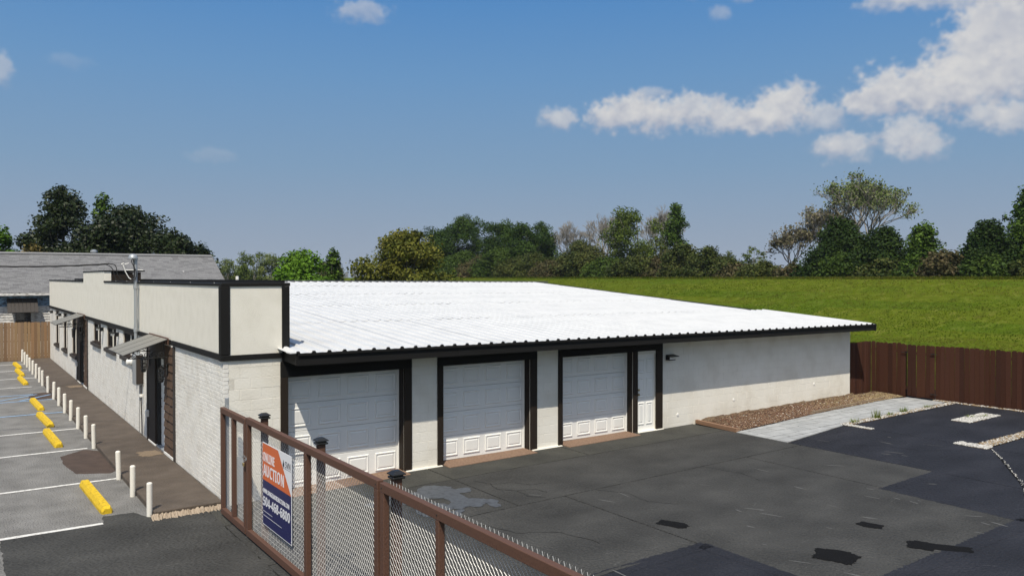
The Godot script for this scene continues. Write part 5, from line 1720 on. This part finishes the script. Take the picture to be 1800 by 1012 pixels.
func tree(called: String, label: String, category: String, group: String, x: float, z: float, top: float, w: float, k: String, low := -99.0) -> void:
	var gy := ground_y(x, z)
	var t := thing(called, label, category, group, Vector3(x, gy - .05, z))
	var H := top - gy
	var K: Array = KINDS[k]
	var tr := MB.new()
	var r0 := clampf(H * .022, .06, .34)
	var fork := H * lerpf(.25, .5, K[6])
	tr.tube([Vector3.ZERO, Vector3(rnd(-.1, .1), fork * .5, rnd(-.1, .1)), Vector3(rnd(-.2, .2), fork, rnd(-.2, .2)), Vector3(rnd(-.3, .3), H * .8, rnd(-.3, .3))], r0, r0 * .3, 7)
	var lv := SurfaceTool.new()
	var y0 := maxf(H * K[6], low - gy)
	var n: int = K[3]
	for i in n:
		var u := (i + rng.randf()) / n
		var env := 0.0
		match K[5]:
			"dome": env = sqrt(maxf(0.0, 1.0 - pow(u, 2.2))) * .95 + .08
			"top": env = sqrt(maxf(0.0, 1.0 - pow(absf(u - .55) / .58, 2.0))) * .95 + .1
			"cone": env = pow(1.0 - u, .7) * .9 + .1
		var br: float = w * K[4] * rnd(.65, 1.15) * (1.0 - .35 * u)
		var a := rnd(0, TAU)
		var rr := maxf(0.0, env * w * .5 - br * .55) * sqrt(rnd(.15, 1.0))
		var yy := lerpf(y0 + br * .5, H - br * .75, u)
		var ctr := Vector3(cos(a) * rr, yy, sin(a) * rr)
		if i % 2 == 0 or K[7] < .6:
			var s := Vector3(0, minf(fork, yy * .7), 0)
			tr.tube([s, s.lerp(ctr, .5) + Vector3(0, rnd(0, .3), 0), ctr], r0 * .35, r0 * .08, 4, false)
		var bs := Basis(Vector3.UP, rnd(0, TAU)).scaled(Vector3(br, br * rnd(.65, .9), br))
		lv.append_from(clump(k, K[2] * .8 / br, K[7], rng.randi() % 5), 0, Transform3D(bs, ctr))
	pmb("trunk", tr, M.bark_pale if k in ["pale", "yellowgreen"] else M.bark, t)
	part("crown", lv.commit(), M.leaf_gloss if k == "magnolia" else M.leaf, t)

func bare_tree(called: String, label: String, x: float, z: float, top: float, w: float, leafy: int, cols: Array, dark := false) -> void:
	var gy := ground_y(x, z)
	var t := thing(called, label, "tree", "trees beyond the levee", Vector3(x, gy - .05, z))
	var H := top - gy
	var tr := MB.new()
	var tips := []
	var fork := H * .42
	tr.tube([Vector3.ZERO, Vector3(.1, fork * .5, .05), Vector3(0, fork, 0)], H * .02, H * .014, 7)
	var L := H * .58
	for i in 6:
		var a := TAU * i / 6 + rnd(-.4, .4)
		var d := Vector3(cos(a) * w / H * .8, rnd(.7, 1.1), sin(a) * w / H * .8).normalized()
		branch(tr, Vector3(0, fork * rnd(.75, 1.0), 0), d, L * rnd(.29, .37), H * .0105, 5, tips, .62)
	pmb("trunk", tr, M.bark if dark else M.bark_pale, t)
	if leafy > 0:
		var lv := MB.new()
		for p in tips:
			for i in leafy:
				lv.col = cols[0].lerp(cols[1], rng.randf())
				lv.leaf(p + Vector3(rng.randfn(), rng.randfn(), rng.randfn()) * .22, Vector3(rnd(-1, 1), rnd(-.3, 1), rnd(-1, 1)).normalized(), rnd(.1, .2), Vector3(rnd(-1, 1), rnd(-1, 1), rnd(-1, 1)).normalized())
		pmb("crown", lv, M.leaf, t)

func build_trees() -> void:
	var gb := "trees behind the house"
	tree("magnolia_tree", "tallest dark glossy magnolia behind the grey shingle roof", "tree", gb, 2.7, -53.6, 11.3, 6.2, "magnolia")
	tree("magnolia_tree", "broad dark magnolia in the middle of the row behind the shingle roof", "tree", gb, 6.2, -48.7, 9.9, 9.0, "magnolia")
	tree("magnolia_tree", "low dark magnolia at the gable end of the shingle roof", "tree", gb, 9.0, -44.5, 7.7, 6.2, "magnolia")
	tree("leafy_tree", "bright green tree rising between the dark magnolias", "tree", gb, 6.4, -60.0, 11.3, 4.4, "green")
	tree("leafy_tree", "fresh green bushy tree at the far side of the shingle roof", "tree", gb, -1.2, -53.7, 8.0, 3.8, "bright")
	tree("dry_bush", "straw coloured bush just above the shingle roof ridge", "bush", gb, .2, -45.5, 6.6, 3.6, "straw")
	tree("fig_tree", "bright green rounded tree just behind the dark parapet cap", "tree", "", 16.5, -40.3, 6.3, 6.4, "bright")
	tree("leafy_tree", "dark green rounded tree at the side of the bright green one", "tree", "", 20.2, -43.8, 6.6, 3.2, "green")
	tree("drooping_tree", "wide olive and rust tinged drooping tree behind the white roof", "tree", "", 23.9, -38.7, 8.1, 9.0, "olive")
	var gf := "pale trees far behind the parapet"
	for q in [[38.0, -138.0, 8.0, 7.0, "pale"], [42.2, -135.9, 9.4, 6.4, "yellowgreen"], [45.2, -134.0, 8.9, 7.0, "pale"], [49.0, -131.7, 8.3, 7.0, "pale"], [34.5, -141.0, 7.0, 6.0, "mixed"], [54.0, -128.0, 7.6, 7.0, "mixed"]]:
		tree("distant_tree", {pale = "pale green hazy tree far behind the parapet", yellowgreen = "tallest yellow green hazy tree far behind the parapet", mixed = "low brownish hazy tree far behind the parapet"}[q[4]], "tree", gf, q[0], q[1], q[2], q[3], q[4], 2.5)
	var gl := "trees beyond the levee"
	for q in [["oak_tree", "broad dark oak at the roof side end of the levee tree line", 70.0, -107.7, 15.3, 12.0, "oak"], ["oak_tree", "narrow dark oak between the two broader oaks on the levee", 72.0, -98.3, 14.2, 9.6, "oak"], ["oak_tree", "loose crowned oak with sky showing through beyond the levee", 70.0, -86.2, 13.2, 10.0, "oak"],
		["leafy_tree", "small mixed green and brown tree below the grey leafless crowns", 68.0, -70.8, 9.9, 9.4, "mixed"], ["leafy_tree", "tall yellow green open tree beside the narrow dark green one", 70.0, -61.5, 13.8, 9.4, "yellowgreen"], ["evergreen_tree", "tall narrow dark green tree leaning over the scrub", 74.0, -58.6, 14.2, 6.4, "green"],
		["young_tree", "slim pale green sapling, tallest of the thin ones past the narrow dark tree", 80.0, -58.5, 8.7, 3.2, "pale"], ["young_tree", "slim pale sapling in the low gap of the tree line", 82.0, -56.6, 8.0, 3.2, "pale"], ["young_tree", "slim fresh green sapling next to the vine covered bare tree", 76.0, -47.7, 8.1, 3.2, "yellowgreen"],
		["evergreen_tree", "massive dark evergreen under the tall sparse tree", 67.0, -30.4, 10.3, 9.0, "dark"], ["evergreen_tree", "dark evergreen joined to the massive one under the sparse tree", 68.0, -26.7, 9.3, 8.2, "dark"], ["leafy_tree", "mid green cone shaped tree beside the dark evergreens", 67.0, -22.3, 9.2, 5.8, "green"],
		["evergreen_tree", "solitary dark cone shaped evergreen near the tall leafy tree", 67.0, -16.8, 9.3, 6.6, "dark"], ["leafy_tree", "tall leafy tree behind the solitary dark cone", 72.0, -15.5, 12.4, 7.6, "green"], ["leafy_tree", "rounded leafy tree past the tall one at the levee", 70.0, -10.6, 10.4, 7.4, "green"]]:
		tree(q[0], q[1], "tree", gl, q[2], q[3], q[4], q[5], q[6], 3.2)
	var tan := [Color(.2, .2, .1), Color(.3, .27, .18)]
	bare_tree("bare_tree", "large grey leafless tree beside the yellow green tree", 75.0, -72.9, 13.9, 9.5, 0, tan)
	bare_tree("bare_tree", "smaller grey leafless tree behind the mixed green scrub", 76.0, -81.7, 12.6, 8.0, 0, tan)
	bare_tree("bare_tree", "vine wrapped grey tree standing alone in the gap", 68.0, -36.6, 9.7, 6.6, 1, [Color(.10, .10, .05), Color(.2, .17, .11)], true)
	bare_tree("sparse_tree", "tall sparse pale leaved tree towering above the dark evergreens", 72.0, -31.5, 15.2, 10.0, 3, [Color(.08, .12, .03), Color(.17, .19, .08)])
	bare_tree("sparse_tree", "slender half bare tree at the shoulder of the massive evergreen", 70.0, -34.0, 11.4, 4.0, 1, [Color(.12, .13, .06), Color(.22, .18, .12)])
	bare_tree("bare_tree", "thin leafless tree rising behind the yellow green crown", 78.0, -65.5, 14.4, 9.0, 0, tan)
	var sk := ["scrub_green", "scrub", "scrub_brown"]
	var sn := {scrub_green = "deep green scrub bush along the foot of the levee trees", scrub = "olive green scrub bush along the foot of the levee trees", scrub_brown = "brownish vine covered bush along the foot of the levee trees"}
	var i := 0
	for q in [[-100.5, 8.0, 7.5], [-96.6, 8.6, 7], [-91.5, 7.6, 6.5], [-87.3, 8.9, 6], [-82.5, 7.4, 6], [-78.8, 8.0, 6], [-73.7, 6.8, 5.4], [-67.8, 7.8, 5.4], [-62.3, 6.9, 5.6], [-56.3, 7.1, 5.6], [-52.8, 7.6, 4.6], [-49.7, 8.2, 5.2], [-45.8, 7.8, 5.0], [-42.1, 5.7, 4.8], [-38.4, 6.0, 4.6], [-35.0, 5.6, 4.2], [-32.0, 5.4, 3.8], [-28.9, 6.7, 4.4], [-25.2, 6.0, 4.6], [-21.8, 5.7, 4.2], [-19.2, 6.6, 4.0], [-15.8, 6.1, 4.0], [-13.0, 5.7, 4.4], [-9.9, 5.8, 5.0]]:
		var k: String = sk[[0, 0, 2, 0, 1, 1, 2, 1, 0, 1, 2, 1, 1, 2, 1, 2, 0, 0, 1, 0, 2, 0, 1, 0][i]]
		i += 1
		tree("scrub_bush", sn[k], "bush", "scrub bushes beyond the levee", 65.2 + rnd(-.8, .8), q[0], q[1] + .15, q[2] * 1.2, k, 3.0)
	for j in 22: # a darker second row closes the gaps
		var z := -104.0 + j * 4.4 + rnd(-.8, .8)
		if absf(z + 41.0) < 4.0: continue
		tree("scrub_bush", "shaded thicket bush standing behind the front row of scrub", "bush", "second row of scrub beyond the levee", 70.5 + rnd(-1, 1), z, rnd(5.9, 7.2) + maxf(0.0, -z - 60) * .035, 6.0, sk[[0, 1, 0, 2][j % 4]], 2.8)
	# far away tower in the haze
	var tw := thing("office_tower", "tiny hazy skyscraper with a pointed top on the far horizon", "skyscraper", "", Vector3(613, -.3, -1376))
	var b := MB.new()
	b.box(Vector3(-5, 0, -5), Vector3(5, 26, 5))
	pmb("shaft", b, M.tower, tw)
	b = MB.new()
	b.lathe(Vector3(0, 26, 0), [Vector2(5, 0), Vector2(3.5, 4), Vector2(.6, 7), Vector2(0, 12)], 8)
	pmb("spire", b, M.tower, tw)
	for q in [[-24, 10, 7], [-14, 13, 5], [17, 11, 9], [30, 9, 8]]:
		var lw := thing("office_block", "tiny hazy low block near the far skyscraper", "building", "far hazy blocks", Vector3(613 + q[0], -.3, -1376 + q[0] * .6))
		pmb("shaft", wbox(Vector3(-q[2] * .5, 0, -3), Vector3(q[2] * .5, q[1], 3)), M.tower, lw)
		pmb("roof", wbox(Vector3(-q[2] * .3, q[1], -2), Vector3(q[2] * .3, q[1] + 1.2, 2)), M.tower, lw)
